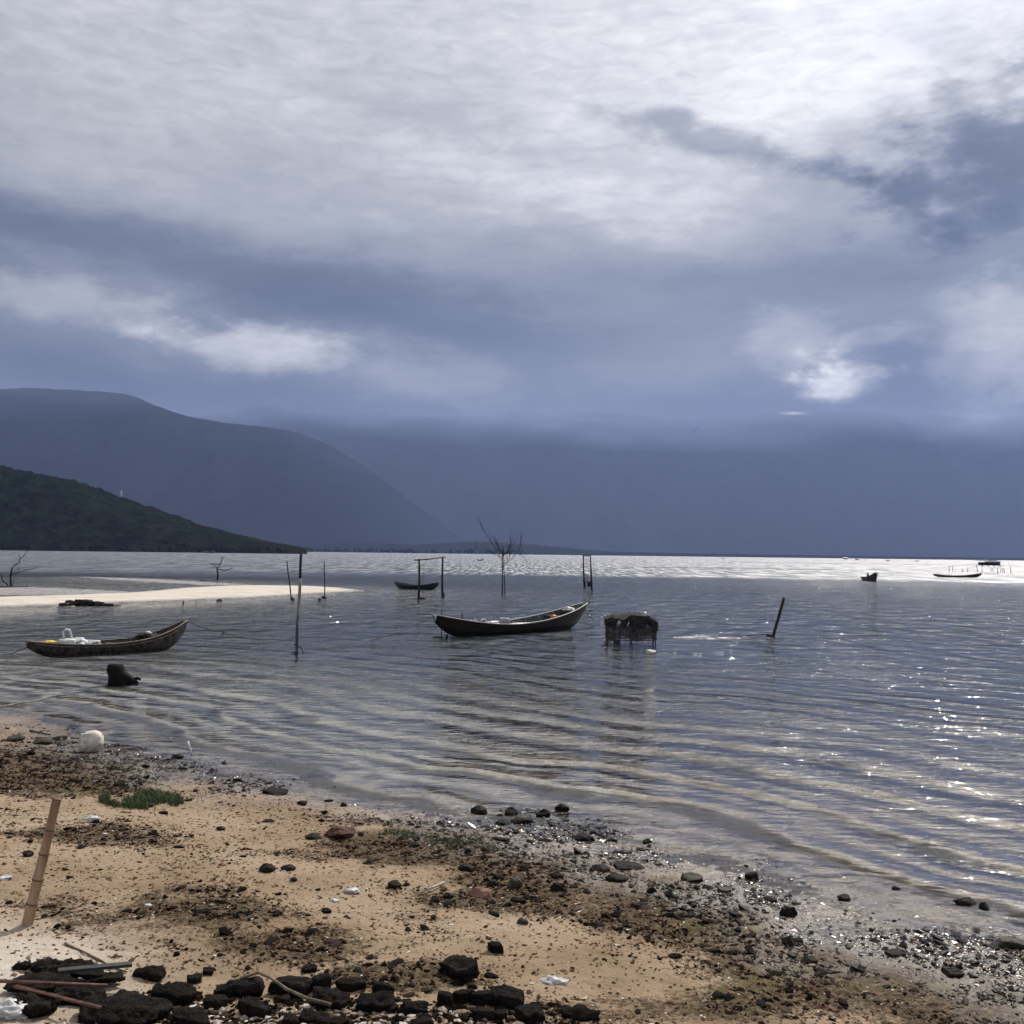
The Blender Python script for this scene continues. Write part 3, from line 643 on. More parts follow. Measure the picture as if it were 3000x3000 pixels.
# white jerrycan-like tub with loop handle
t = empty('plastic_tub', B1['at'](.235, .0, .22), a1, 'white plastic tub with an upright open handle in the left end of the brown boat', 'tub')
obj('tub_body', roughbox(.42, .36, .24, .008, 3, 4), M_white, t).location = (0, 0, .12)
hd = tube([(-.10, 0, .22), (-.14, 0, .46), (-.05, 0, .52), (.06, 0, .50), (.16, 0, .22)], .035, 8); obj('handle', hd, M_white, t)
thing1('plastic_sack', 'crumpled dull white plastic sack beside the tub in the brown boat', 'sack', lump(.30, .24, .15, .3, 2, 5, 3), M_clear, B1['at'](.315, .05, .32), a1)
thing1('plastic_sack', 'low rumpled white sack nearest the bare deck boards in the brown boat', 'sack', lump(.28, .22, .10, .35, 2.3, 8, 3), M_clear, B1['at'](.385, -.05, .30), a1)
thing1('plastic_bottle', 'small white bottle lying before the sacks in the brown boat', 'bottle', join(tube([(-.12, 0, 0), (.06, 0, 0), (.09, 0, 0), (.13, 0, 0)], [.05, .05, .025, .02], 10)), M_white, B1['at'](.30, -.28, .30), a1+.5)
thing1('yellow_cloth', 'yellow cloth bundled in the left tip of the brown boat', 'cloth', lump(.20, .12, .07, .35, 2.6, 2, 3), M_yel, B1['at'](.125, 0, .37), a1)
for k, (t0, y0) in enumerate(((.45, .18), (.47, .02))):
    o = thing1('oar', ('dark oar lying across the deck boards of the brown boat, farther one', 'dark oar lying across the deck boards of the brown boat, nearer one')[k], 'oar',
               join(tube([(-.75, 0, 0), (.45, 0, .03)], .018, 6), box(.60, 0, .033, .34, .10, .018)), M_dark, B1['at'](t0, y0, .31+.02*k), a1+.15*k)
t = empty('net_bundle', B1['at'](.73, 0, B1['sheer'](.74)-.03), a1, 'dark net bundle topped by a pale rag near the raised tip of the brown boat', 'net bundle')
obj('net', lump(.34, .26, .12, .4, 2.5, 12, 3), M_net, t).location = (0, 0, .05)
obj('rag', lump(.12, .16, .045, .5, 3, 13, 2), M_clear, t).location = (.06, 0, .16)

# centre dark boat
b2, B2 = boat('rowing_boat', 'dark red-brown boat with pale rim in the middle, orange float inside', at(1274, 1802, .84), at(1713, 1767, 1.05), 1.55, .37, -.10, M_hulld, M_hulli, M_rail, ribs=8, low=.42, rr=.026)
a2_ = b2.rotation_euler.z
for k, t in enumerate((.36, .56, .78)):
    obj('thwart', box((t-.5)*B2['L'], 0, B2['sheer'](t)-.09, .20, 2*B2['hb'](t)-.08, .03), M_hulli, b2)
obj('keel_plate', box(-.43*B2['L'], 0, -.03, .10, .05, .20), M_hullk, b2)
obj('fore_deck', box(.40*B2['L'], 0, B2['sheer'](.9)-.10, .62, .42, .02), M_plank, b2)
t = empty('bucket', B2['at'](.435, .05, .27), a2_, 'grey square bucket standing in the middle of the dark boat', 'bucket')
obj('bucket_body', roughbox(.34, .34, .30, .004, 6, 4), M_gbuck, t).location = (0, 0, .15)
obj('bucket_rim', tube([(.17*math.cos(x*math.pi/6)*1.1, .17*math.sin(x*math.pi/6)*1.1, .305) for x in range(13)], .014, 6), M_white, t)
t = empty('round_basin', B2['at'](.285, .05, .42), a2_, 'round dark basin with a white rim propped in the stern half of the dark boat', 'basin')
obj('basin_bowl', lump(.19, .12, .17, .04, 1, 4, 3), M_hullk, t); obj('basin_rim', tube([(.19*math.cos(x*math.pi/8), -.10, .17*math.sin(x*math.pi/8)) for x in range(17)], .022, 6), M_white, t)
thing1('white_sack', 'flat white sack between basin and bucket in the dark boat', 'sack', lump(.36, .22, .09, .35, 2.2, 21, 3), M_clear, B2['at'](.36, .12, .40), a2_)
thing1('white_cloth', 'long white cloth spread along the near side amidships in the dark boat', 'cloth', lump(.75, .16, .03, .5, 2.6, 22, 3), M_white, B2['at'](.50, -.40, .36), a2_)
thing1('white_sack', 'white sack piled in the bow of the dark boat', 'sack', lump(.30, .26, .12, .35, 2.2, 23, 3), M_clear, B2['at'](.88, .05, B2['sheer'](.88)-.02), a2_)
thing1('float_ball', 'orange float ball lying inside the dark boat near its bow', 'float', lump(.15, .13, .12, .05, 1, 24, 3), M_ora, B2['at'](.735, -.25, .52), a2_)
thing1('wooden_peg', 'short dark peg standing on the left end of the dark boat', 'peg', tube([(0, 0, -.1), (0, 0, .22)], .022, 6), M_dark, B2['at'](.14, -.20, .64))
thing1('wooden_stick', 'upright dark stick at the left tip of the dark boat', 'stick', tube([(0, 0, -.9), (0, 0, .32)], .018, 6), M_dark, B2['at'](.065, .25, .72))
thing1('bamboo_rod', 'pale rod jutting over the left end of the dark boat', 'rod', tube([(0, 0, 0), (1.25, 0, .16)], [.020, .014], 6), M_rail, B2['at'](.07, .28, .82), -.05)
thing1('curved_horn', 'white curved handle beside the round basin in the dark boat', 'handle', tube([(.1, 0, 0), (0, 0, .03), (-.08, 0, .12), (-.11, 0, .22)], [.03, .03, .025, .012], 6), M_white, B2['at'](.255, .05, .42), a2_)
thing1('mud_anchor', 'dark board floating under the left tip of the dark boat', 'board', roughbox(.40, .18, .05, .01, 4, 3), M_dark, at(1283, 1867, .01))

# background boats
boat('rowing_boat', 'small black boat afloat behind the goalpost-shaped frame', at(1157, 1703, .62), at(1284, 1707, .62), 1.15, .30, -.08, M_hullk, M_hulli, M_hullk, parts=False, rr=.03)
boat('rowing_boat', 'long low black canoe on the glittering water far right', at_y(2734, 1681, 184), at_y(2876, 1679, 184), 1.2, .28, -.08, M_hullk, M_hullk, M_hullk, parts=False, rr=.03)
t, _ = boat('rowing_boat', 'small dark boat seen end-on left of the long black canoe', at(2524, 1690, .45), at(2569, 1677, 1.25), 1.3, .45, -.08, M_hulld, M_hulld, M_hullk, parts=False, rr=.05)
obj('engine_post', join(tube([(-.7, 0, .1), (-.7, 0, 1.15)], .10, 6), box(-.7, 0, .75, .35, .25, .35)), M_hullk, t)
pb, PB = boat('rowing_boat', 'tiny far boat carrying one person, left of the bare tree', at_y(1397, 1637, 455), at_y(1417, 1637.5, 455), .9, .28, -.05, M_hullk, M_hullk, M_hullk, parts=False, rr=.04)
boat('rowing_boat', 'pale boat close to the far shore above the sandbar', at_y(599, 1615, 1000), at_y(628, 1614, 1000), 2.2, .8, -.1, M_hulli, M_hullk, M_rail, parts=False, rr=.15)
def person(loc, rz):
    me = bpy.data.meshes.new('person')
    V = [(0, 0, .35), (0, .02, .60), (0, .02, .88), (0, .03, 1.0), (0, .05, 1.12), (0, .05, 1.22), (.19, 0, .86), (.30, .14, .66), (.26, .34, .60), (-.19, 0, .86), (-.30, .14, .66), (-.26, .34, .60),
         (.12, .05, .33), (.15, .42, .36), (.14, .46, .06), (-.12, .05, .33), (-.15, .42, .36), (-.14, .46, .06)]
    E = [(0, 1), (1, 2), (2, 3), (3, 4), (4, 5), (2, 6), (6, 7), (7, 8), (2, 9), (9, 10), (10, 11), (0, 12), (12, 13), (13, 14), (0, 15), (15, 16), (16, 17)]
    me.from_pydata(V, E, []); o = bpy.data.objects.new('person', me); COL.objects.link(o); o.location = loc; o.rotation_euler = (0, 0, rz); me.materials.append(M_skin)
    md = o.modifiers.new('skin', 'SKIN'); rad = [.15, .15, .17, .06, .10, .09, .07, .05, .04, .07, .05, .04, .09, .07, .05, .09, .07, .05]
    for v, r_ in zip(me.skin_vertices[0].data, rad): v.radius = (r_, r_*.8)
    me.skin_vertices[0].data[0].use_root = True
    o.modifiers.new('sub', 'SUBSURF').levels = 1
    return o
p = person(PB['at'](.72, 0, -.02), 1.2); tag(p, 'person in dark clothes sitting upright in the tiny far boat', 'person')

# ---------------------------------------------------------------- poles, frames, dead trees
def pole(name, label, a, b, d, mats, cat='pole', bend=.02, seed=0, sections=None, n=14):
    a = Vector(a); b = Vector(b); rr = random.Random(seed); ax = b-a
    root = empty(name, (a.x, a.y, 0), 0, label, cat); o = Vector((a.x, a.y, 0))
    ph = rr.random()*6
    pts = [a+ax*(i/n)+Vector((bend*math.sin(ph+i*.9)*ax.length*.25, 0, 0))-o for i in range(n+1)]
    secs = sections or [(0, 1, mats[0], 'shaft')]
    for (t0, t1, m, nm) in secs:
        i0, i1 = round(t0*n), round(t1*n); q = pts[i0:i1+1]
        obj(nm, tube(q, [d/2*(1.08-.16*(i0+k)/n) for k in range(len(q))], 10, .18, seed), m, root)
    return root
wp = lambda px, py: at(px, py, 0)
def upto(base, px, py): return at_y(px, py, base.y)
q = wp(866, 1912); t = pole('mooring_pole', 'tall bleached pole with a dark tip, nearest the camera in the water', q-Vector((0, 0, .6))*1, upto(q, 883, 1620), .092, None, bend=.012, seed=2,
    sections=[(0, .43, M_bluep, 'lower_shaft'), (.43, .79, M_grey, 'middle_shaft'), (.79, 1, M_dark, 'tip')])
thing1('rope_knot', 'short rope tied low round the tall bleached pole', 'rope', join(tube([(.06*math.cos(k), .06*math.sin(k), .22+.01*k) for k in range(8)], .016, 5), tube([(.05, -.05, .24), (.15, -.05, .19), (.23, -.06, .06), (.25, -.06, -.02)], .016, 5), tube([(-.12, -.05, .0), (.1, -.07, .03)], .02, 5)), M_rope, q)
q = wp(857, 1757); t = pole('mooring_pole', 'thin dark pole leaning left beside the tip of the sandbar', q-Vector((0, 0, .4)), upto(q, 840, 1643), .085, [M_dark], seed=3, bend=.015)
obj('knob', lump(.14, .14, .18, .3, 2, 3, 2), M_dark, t)
q = wp(953, 1753); t = pole('mooring_pole', 'thin straight dark pole just right of the tall bleached one', q-Vector((0, 0, .4)), upto(q, 949.5, 1643.5), .075, [M_dark], seed=4, bend=.01)
obj('knob', lump(.20, .12, .12, .3, 2, 3, 2, pos=(-.08, 0, .05)), M_dark, t)
thing1('wooden_stub', 'small black stub poking out just left of the straight thin pole', 'stub', lump(.10, .1, .17, .3, 2, 6, 2), M_dark, wp(936, 1758))
q = wp(2266, 1864); t = pole('mooring_post', 'thick dark post leaning right, alone on the right-hand water', q-Vector((.15, 0, .5)), upto(q, 2297, 1751), .125, [M_dark], cat='post', seed=5, bend=.004)
obj('collar', lump(.13, .1, .09, .35, 3, 9, 2, pos=(-.02, 0, .03)), M_dark, t)
for px, py, lb in ((1760/2.76+0, 1766, ''),): pass
for px, py, h, lb in ((537, 1768, .18, 'tiny dark peg sticking out of the water right of the log heap'), (575, 1767, .12, 'tiny pale peg in the water off the sandbar edge'), (642, 1760, .12, 'small dark stone-like lump at the edge of the sandbar')):
    thing1('wooden_peg', lb, 'peg', lump(.05 if h > .13 else .2 if px > 600 else .05, .06, h, .2, 2, int(px), 2), M_rail if px == 575 else M_dark, wp(px, py))

# goalpost frame
q1, q2 = wp(1226, 1754), wp(1296, 1748)
root = empty('pole_gate', (q1.x, q1.y, 0), 0, 'goalpost-shaped frame of two dark posts and a crossbar in the water', 'frame')
O = Vector((q1.x, q1.y, 0)); T1, T2 = upto(q1, 1228, 1637), upto(q2, 1297, 1630)
obj('post', tube([q1-O-Vector((0, 0, .5)), (q1+T1)/2-O+Vector((.04, 0, 0)), T1-O], [.085, .075, .065], 8, .2, 1), M_dark, root)
obj('post', tube([q2-O-Vector((0, 0, .5)), (q2+T2)/2-O-Vector((.02, 0, 0)), T2-O], [.085, .075, .065], 8, .2, 2), M_dark, root)
cb0, cb1 = upto(q1, 1215, 1641), upto(q2, 1303, 1632)
obj('crossbar', tube([cb0-O, (cb0+cb1)/2-O-Vector((0, 0, .03)), cb1-O], [.05, .045, .045], 8, .25, 3), M_dark, root)
obj('foot_block', lump(.28, .12, .09, .3, 2, 4, 2, pos=(.22, -.05, .04)), M_dark, root)
obj('foot_block', lump(.13, .12, .30, .2, 2, 5, 2, pos=tuple(q2-O+Vector((.05, 0, .1)))), M_dark, root)
for dx in (.22, .32):
    obj('cord', tube([T1-O+Vector((dx, .1, -.03)), T1-O+Vector((dx+.02, .1, -2.4))], .009, 5), M_rope, root)
# narrow frame with hanging traps
q1, q2 = wp(1710.5, 1722), wp(1734.5, 1727)
root = empty('pole_gate', (q1.x, q1.y, 0), 0, 'narrow tall frame of two close dark posts right of the bare tree', 'frame'); O = Vector((q1.x, q1.y, 0))
T1, T2 = upto(q1, 1709, 1626), upto(q2, 1729, 1627)
obj('post', tube([q1-O-Vector((-.1, 0, .5)), (q1*.5+T1*.5)-O, T1-O], [.10, .075, .06], 8, .2, 1), M_dark, root)
obj('post', tube([q2-O-Vector((0, 0, .5)), (q2*.5+T2*.5)-O-Vector((.0, 0, 0)), T2-O], [.10, .075, .06], 8, .2, 2), M_dark, root)
obj('crossbar', tube([T1-O+Vector((-.12, 0, .02)), (T1+T2)/2-O-Vector((0, 0, .06)), T2-O+Vector((0, 0, .03))], [.06, .055, .055], 8, .2, 3), M_dark, root)
mz = (T1+T2)/2
for dx in (-.12, .02, .16):
    obj('cord', tube([mz-O+Vector((dx, 0, -.05)), mz-O+Vector((dx*.8, 0, -1.35))], .008, 5), M_rope, root)
for k, (px, w, lb) in enumerate(((1712.5, .28, 'dark fish basket hanging by the left post of the narrow frame'), (1726, .42, 'dark fish basket hanging by the right post of the narrow frame'))):
    c = upto(q1, px, 1712); e = empty('fish_basket', (c.x, c.y-.12, 0), 0, lb, 'basket')
    obj('basket_body', tube([(0, 0, .10), (0, 0, .30), (0, 0, .62)], [w*.36, w*.47, w*.5], 10), M_net, e)
    for sx, sy in ((-1, -1), (1, -1), (-1, 1), (1, 1)):
        obj('strut', tube([(sx*w*.45, sy*.15, .55), (sx*w*.42, sy*.15, 1.25)], .018, 5), M_dark, e)
    obj('basket_rim', tube([(w*.46*math.cos(a), w*.46*math.sin(a), 1.25) for a in np.linspace(0, 2*math.pi, 13)], .016, 5), M_dark, e)
    obj('hanging_cord', join(tube([(-.1, 0, 1.25), (0, 0, 1.75)], .010, 5), tube([(.1, 0, 1.25), (0, 0, 1.75)], .010, 5)), M_rope, e)

# dead trees from traced branch lines, given depth
def tree(name, label, base_px, trunks, branches, wid, cat='dead tree', twigs=0, seed=0):
    b = wp(*base_px); root = empty(name, (b.x, b.y, 0), 0, label, cat); O = Vector((b.x, b.y, 0)); rr = random.Random(seed)
    pm = pxm(0, 0, b)
    def line(pts, w0, w1, dz):
        n = len(pts); out = []
        for i, (x, y) in enumerate(pts):
            out.append(at_y(x, y, b.y+dz*i/max(1, n-1))-O)
        return tube(out, [w0+(w1-w0)*i/max(1, n-1) for i in range(n)], 7, .2, seed)
    for pts, w0, w1 in trunks:
        o = obj('trunk', line(pts, w0*pm/2, w1*pm/2, 0), M_tree, root)
    for k, (pts, w0, w1) in enumerate(branches):
        dz = (rr.random()-.5)*24*pm*2
        o = obj('branch', line(pts, w0*pm/2, w1*pm/2, dz), M_tree, root)
        if twigs:
            vs = []
            for i in range(len(pts)-1):
                for _ in range(twigs):
                    f = rr.random(); x = pts[i][0]*(1-f)+pts[i+1][0]*f; y = pts[i][1]*(1-f)+pts[i+1][1]*f; a = at_y(x, y, b.y+dz*(i+f)/(len(pts)-1))-O
                    side = 1 if x > base_px[0] else -1
                    d1 = Vector((side*rr.uniform(-.3, .6), rr.uniform(-.5, .5), rr.uniform(.5, 1.2))).normalized()*rr.uniform(12, 34)*pm
                    vs.append(tube([a, a+d1*.5+Vector((0, rr.uniform(-.05, .05), .02)), a+d1+Vector((side*rr.uniform(0, .12), 0, 0))], [.010, .007, .004], 4))
            obj('twigs', join(*vs), M_tree, o)
    return root
sL = lambda L, ox, oy, k: [(ox+x*k, oy+y*k) for x, y in L]
k = 120/1932; ox, oy = 0, 1600
tree('dead_tree', 'crooked dead tree standing on the left flat at the picture edge', (32, 1719),
     [(sL([(510, 1950), (500, 1600), (500, 1350), (520, 1230), (570, 1100), (600, 1000), (670, 900), (820, 840), (920, 790), (915, 620), (1000, 550), (1080, 480), (1200, 450)], ox, oy, k), 6.0, 1.6)],
     [(sL([(520, 1400), (660, 1310), (830, 1260), (960, 1190), (1260, 1130), (1530, 1070), (1690, 1010), (1770, 890)], ox, oy, k), 3.4, 1.2),
      (sL([(540, 1290), (700, 1170), (780, 1100), (900, 1060), (980, 1090), (880, 1180), (720, 1215)], ox, oy, k), 2.2, 1.2),
      (sL([(1100, 470), (1200, 330), (1290, 250), (1390, 210)], ox, oy, k), 1.8, 1.0), (sL([(940, 560), (900, 470), (870, 420), (900, 390)], ox, oy, k), 1.5, .8),
      (sL([(400, 1900), (300, 1760), (130, 1640), (80, 1520), (100, 1400), (40, 1290), (0, 1240)], ox, oy, k), 4.5, 1.8), (sL([(830, 790), (810, 720)], ox, oy, k), 1.4, .9),
      (sL([(560, 1880), (640, 1700), (680, 1500)], ox, oy, k), 2.5, 1.2)], 6)
k = 140/1932; ox, oy = 580, 1610
tree('dead_tree', 'small dead tree with outstretched arms behind the sandbar', (637, 1697),
     [(sL([(790, 1220), (800, 1050), (805, 930), (780, 850), (760, 760), (800, 730), (850, 700), (890, 600), (950, 470), (1000, 370), (1045, 300)], ox, oy, k), 5.0, 2.0)],
     [(sL([(770, 790), (900, 800), (1050, 850), (1150, 840), (1250, 800), (1390, 740)], ox, oy, k), 3.6, 1.8), (sL([(870, 610), (700, 600), (580, 590), (510, 550), (440, 510)], ox, oy, k), 2.6, 1.3),
      (sL([(760, 770), (720, 680), (660, 665), (500, 715)], ox, oy, k), 2.4, 1.2), (sL([(945, 480), (945, 380), (965, 240)], ox, oy, k), 1.8, .9), (sL([(840, 610), (835, 550)], ox, oy, k), 1.5, .9), (sL([(735, 700), (742, 620)], ox, oy, k), 1.5, 1)], 5)
k = 180/1449; ox, oy = 1380, 1520
tree('dead_tree', 'bare twin-stemmed sapling with whippy twigs in the middle of the lagoon', (1474, 1741),
     [(sL([(735, 1860), (735, 1500), (738, 1200), (735, 950), (745, 780), (753, 645)], ox, oy, k), 3.9, 2.6), (sL([(800, 1900), (795, 1600), (780, 1300), (765, 1050), (760, 850), (775, 710)], ox, oy, k), 3.4, 1.6)],
     [(sL([(735, 780), (670, 690), (600, 580), (565, 565)], ox, oy, k), 2.2, 1.4), (sL([(660, 770), (580, 705), (480, 560), (390, 430), (320, 310), (250, 210), (240, 150)], ox, oy, k), 1.5, .7),
      (sL([(725, 960), (690, 910), (600, 860), (480, 810), (340, 750), (200, 715), (90, 700)], ox, oy, k), 1.7, .6), (sL([(765, 880), (820, 820), (880, 770), (970, 755), (1060, 775), (1150, 850), (1220, 900), (1290, 990), (1320, 1050)], ox, oy, k), 1.8, .7),
      (sL([(790, 1085), (860, 1020), (900, 930), (920, 830), (915, 700), (935, 600), (928, 490), (915, 410)], ox, oy, k), 1.6, .6), (sL([(860, 1035), (950, 950), (1060, 850), (1120, 770), (1170, 660), (1182, 520), (1190, 420)], ox, oy, k), 1.4, .6),
      (sL([(830, 790), (900, 710), (970, 635), (1050, 540)], ox, oy, k), 1.2, .5), (sL([(700, 800), (640, 700), (600, 620), (560, 500)], ox, oy, k), 1.0, .5)], 4, twigs=3, seed=5)
# drift logs on the flats
for px0, px1, y, r_, lb in ((-30, 82, 1722, .07, 'dark drift log at the foot of the crooked dead tree'), (588, 648, 1703, .09, 'dark drift log under the small dead tree')):
    a, b = on(px0, y), on(px1, y-2); t = thing1('drift_log', lb, 'log', tube([(0, 0, .03), (b-a)*.5+Vector((0, .1, .05)), (b-a)+Vector((0, 0, .03))], [r_, r_*1.1, r_*.7], 8, .3, 4), M_dark, a)
# heap of logs by the sandbar
root = empty('log_heap', wp(240, 1774), 0, 'low heap of dark logs in the water before the sandbar', 'log heap')
rr = random.Random(4)
for i in range(13):
    x = -1.35+rr.random()*1.5*(1 if i > 4 else .5)+(i*.11); zz = .04+.10*(i % 3)*(.6 if i < 5 else 1); L_ = rr.uniform(.5, 1.1); an = rr.uniform(-.25, .25)
    obj('log', tube([(x, rr.uniform(-.3, .3), zz), (x+L_*.5, rr.uniform(-.3, .3), zz+.03), (x+L_*math.cos(an), L_*math.sin(an)*.5, zz)], [rr.uniform(.07, .11)]*3, 8, .35, i), M_dark, root)
thing1('red_rag', 'thin reddish rag trailing off the log heap', 'rag', lump(.42, .1, .035, .3, 3, 4, 2), surf('red_rag_cloth', (.18, .04, .04), (.30, .09, .08), 8), wp(335, 1773))

# ---------------------------------------------------------------- cage with draped net
q = wp(1847, 1885); root = empty('fish_cage', (q.x, q.y, 0), R(-2), 'dark fish cage standing in the water under a draped net', 'cage'); W2, DP, HT = .86, .45, .86
for sx in (-1, .02, 1):
    for sy in (-1, 1):
        obj('leg', tube([(sx*W2, sy*DP, -.45), (sx*W2*.985, sy*DP, HT)], .022, 7, .2, int(sx*3+sy)), M_dark, root)
for sy in (-1, 1):
    for zz in (.16, HT):
        obj('rail', tube([(-W2, sy*DP, zz), (0, sy*DP, zz-.02), (W2, sy*DP, zz)], .018, 6), M_dark, root)
for sx in (-1, 1):
    for zz in (.16, HT): obj('rail', tube([(sx*W2, -DP, zz), (sx*W2, DP, zz)], .018, 6), M_dark, root)
for i in range(9):
    obj('slat', tube([(-W2+.2*i+.05, -DP-.01, .03), (-W2+.2*i+.07, -DP-.01, .34)], .010, 5), M_dark, root)
cage = root
nroot = empty('draped_net', (q.x, q.y, 0), R(-2), 'dark tangled fishing net heaped over the cage top', 'net')
nx, ny = 70, 34; gx = np.linspace(-W2-.06, W2+.08, nx); V = []
for j in range(ny):
    v_ = j/(ny-1)*2-1
    for i in range(nx):
        x = gx[i]; y = v_*(DP+.10); h = HT+.06+.10*fbm(x*2.2, y*2.2, 2.0, 4)+.13*math.exp(-((x-.12)/.30)**2)+.05*math.exp(-((x+.55)/.2)**2)-.07*max(0, (abs(x)-.62)/.25)
        V.append((x, y, h))
Fq = [(j*nx+i, j*nx+i+1, (j+1)*nx+i+1, (j+1)*nx+i) for j in range(ny-1) for i in range(nx-1)]
obj('net_top', (V, Fq), M_net, nroot)
for sy in (-1, 1):
    V = []; nz = 14
    for j in range(nz):
        for i in range(nx):
            x = gx[i]; top = HT+.06+.10*float(fbm(x*2.2, sy*(DP+.1)*2.2, 2.0, 4))+.13*math.exp(-((x-.12)/.30)**2)+.05*math.exp(-((x+.55)/.2)**2)-.07*max(0, (abs(x)-.62)/.25)
            ln = .27+.12*math.sin(x*5+1)+.10*math.sin(x*17)+(.10 if x > 0 else -.02)+(.10 if -.85 < x < -.5 else 0)
            f = j/(nz-1); V.append((x, sy*(DP+.10+.04*math.sin(x*24+sy)*f+.03*math.sin(x*9)), top-ln*f))
    obj('net_skirt', (V, [(j*nx+i, j*nx+i+1, (j+1)*nx+i+1, (j+1)*nx+i) for j in range(nz-1) for i in range(nx-1)]), M_net, nroot)
    V = []
    for j in range(nz):
        for i in range(nx):
            x = gx[i]*.97; f = j/(nz-1); V.append((x, sy*(DP+.03+.03*math.sin(x*20)), HT-.2-(.50+.06*math.sin(x*7))*f))
    obj('net_mesh', (V, [(j*nx+i, j*nx+i+1, (j+1)*nx+i+1, (j+1)*nx+i) for j in range(nz-1) for i in range(nx-1)]), M_neth, nroot)
V, Fn = lump(.20, .16, .17, .35, 2.5, 31, 3, pos=(-.70, -DP-.02, HT-.06)); obj('net_clump', (V, Fn), M_net, nroot)
thing1('foam_block', 'greenish grey foam block floating inside the cage', 'foam block', roughbox(.26, .2, .18, .01, 12, 4), surf('algae_foam', (.10, .12, .10), (.20, .22, .18), 8), Vector((q.x-.50, q.y-.15, .06)))
t = thing1('foam_block', 'white foam block floating just right of the cage foot', 'foam block', roughbox(.30, .22, .17, .012, 14, 5), M_foam, wp(1907, 1916)+Vector((0, 0, .05)), -.3)
thing1('plastic_bottle', 'small white bottle floating at the left foot of the cage', 'bottle', tube([(-.12, 0, 0), (.05, 0, 0), (.10, 0, 0), (.14, 0, 0)], [.045, .045, .02, .02], 8), M_white, wp(1779, 1879)+Vector((0, 0, .02)))

# ropes
def rope(label, pts, r_=.018, mat=None, sag=0.0, name='mooring_rope', cat='rope', n=16):
    out = []
    for i in range(len(pts)-1):
        for k in range(n):
            f = k/n; p = Vector(pts[i]).lerp(Vector(pts[i+1]), f); p.z -= sag*4*f*(1-f); out.append(p)
    out.append(Vector(pts[-1])); o0 = Vector(out[0])
    o = obj(name, tube([p-o0 for p in out], r_, 6), mat or M_rope); o.location = o0; return tag(o, label, cat)
rope('dark rope from the left tip of the brown boat running out of the picture', [at(90, 1893, .33), at(35, 1914, .10), at(-60, 1935, 0.0)], .011)
rope('sagging rope from the raised tip of the brown boat towards the tall bleached pole', [at(542, 1817, .87), at(655, 1852, .45), at(770, 1873, 0.02)], .011, sag=.06)
rope('short rope end hanging off the sagging mooring rope', [at(655, 1852, .45), at(652, 1858, .32), at(648, 1862, .22)], .022)
rope('thin rope from the left tip of the dark boat down to the water', [at(1272, 1804, .8), at(1180, 1848, .30), at(1072, 1880, -.03)], .009, sag=.02)
rope('rope hanging off the bow of the dark boat into the water', [at(1712, 1774, .95), at(1722, 1800, .35), at(1742, 1817, 0.0)], .016, sag=.03)
rope('taut thin rope between the dark boat and the cage', [at(1680, 1817, .35), at(1774, 1837, .50)], .012, sag=.04)
rope('thin rope on the surface leading to the leaning post', [at(2110, 1866, .0), at(2190, 1862, .015), at(2264, 1857, .08)], .016)
g1 = [on(x, y)+Vector((0, 0, .02)) for x, y in ((-60, 2086), (0, 2074), (60, 2062), (120, 2052), (170, 2041), (235, 2030), (262, 2023))]
rope('long pale rope lying over the shallows at the left edge', g1, .016, M_ropel, n=5)
for k, (x, y, w) in enumerate(((1762, 1810, 8), (1774, 1806, 8), (1787, 1802, 9), (1799, 1800, 5))):
    thing1('net_float', ('%s of the four white net floats in the line behind the cage' % ('nearest', 'second', 'third', 'farthest')[k]), 'float', tube([(-.06, 0, 0), (.06, 0, 0)], .03, 8), M_white, wp(x, y)+Vector((0, 0, .02)))['group'] = 'white net floats behind the cage'
for k, (x, y, w) in enumerate(((1977, 1912, 6), (2036, 1914, 9), (2050, 1915, 9), (2105, 1911, 20), (2140, 1905, 6))):
    o = thing1('net_float', ('leftmost of the five white floats right of the cage', 'left one of the close pair of white floats below the glare', 'right one of the close pair of white floats below the glare', 'longest white float in the row right of the cage', 'rightmost tiny white float in the row right of the cage')[k], 'float', tube([(-.008*w, 0, 0), (.008*w, 0, 0)], .013, 8), M_white, wp(x, y)+Vector((0, 0, -.003))); o['group'] = 'white floats right of the cage'
# stump
q = wp(350, 1999); root = empty('tree_stump', (q.x, q.y, 0), 0, 'black hollow-looking tree stump with a side root in the shallows', 'stump')
V, Fs = tube([(-.02, 0, -.2), (-.02, 0, .05), (-.06, 0, .2), (-.10, 0, .34), (-.10, 0, .43)], [.30, .25, .21, .20, .17], 16, .16, 3); obj('trunk', (V, Fs), M_stump, root)
obj('root', tube([(.05, -.02, .12), (.2, -.02, .06), (.34, -.03, .02), (.45, 0, -.06)], [.17, .13, .09, .05], 9, .3, 4), M_stump, root)
obj('root', tube([(.28, 0, .02), (.36, 0, .08), (.42, .02, .10), (.50, .03, .07)], [.05, .045, .04, .03], 7, .3, 5), M_stump, root)
# white foam float on the shore
q = on(266, 2203); t = thing1('foam_float', 'worn white rounded foam float resting on the wet sand', 'float', roughbox(.37, .35, .37, .010, 7, 9, rnd=4.2), M_foam, q+Vector((0, 0, .15)), .2)
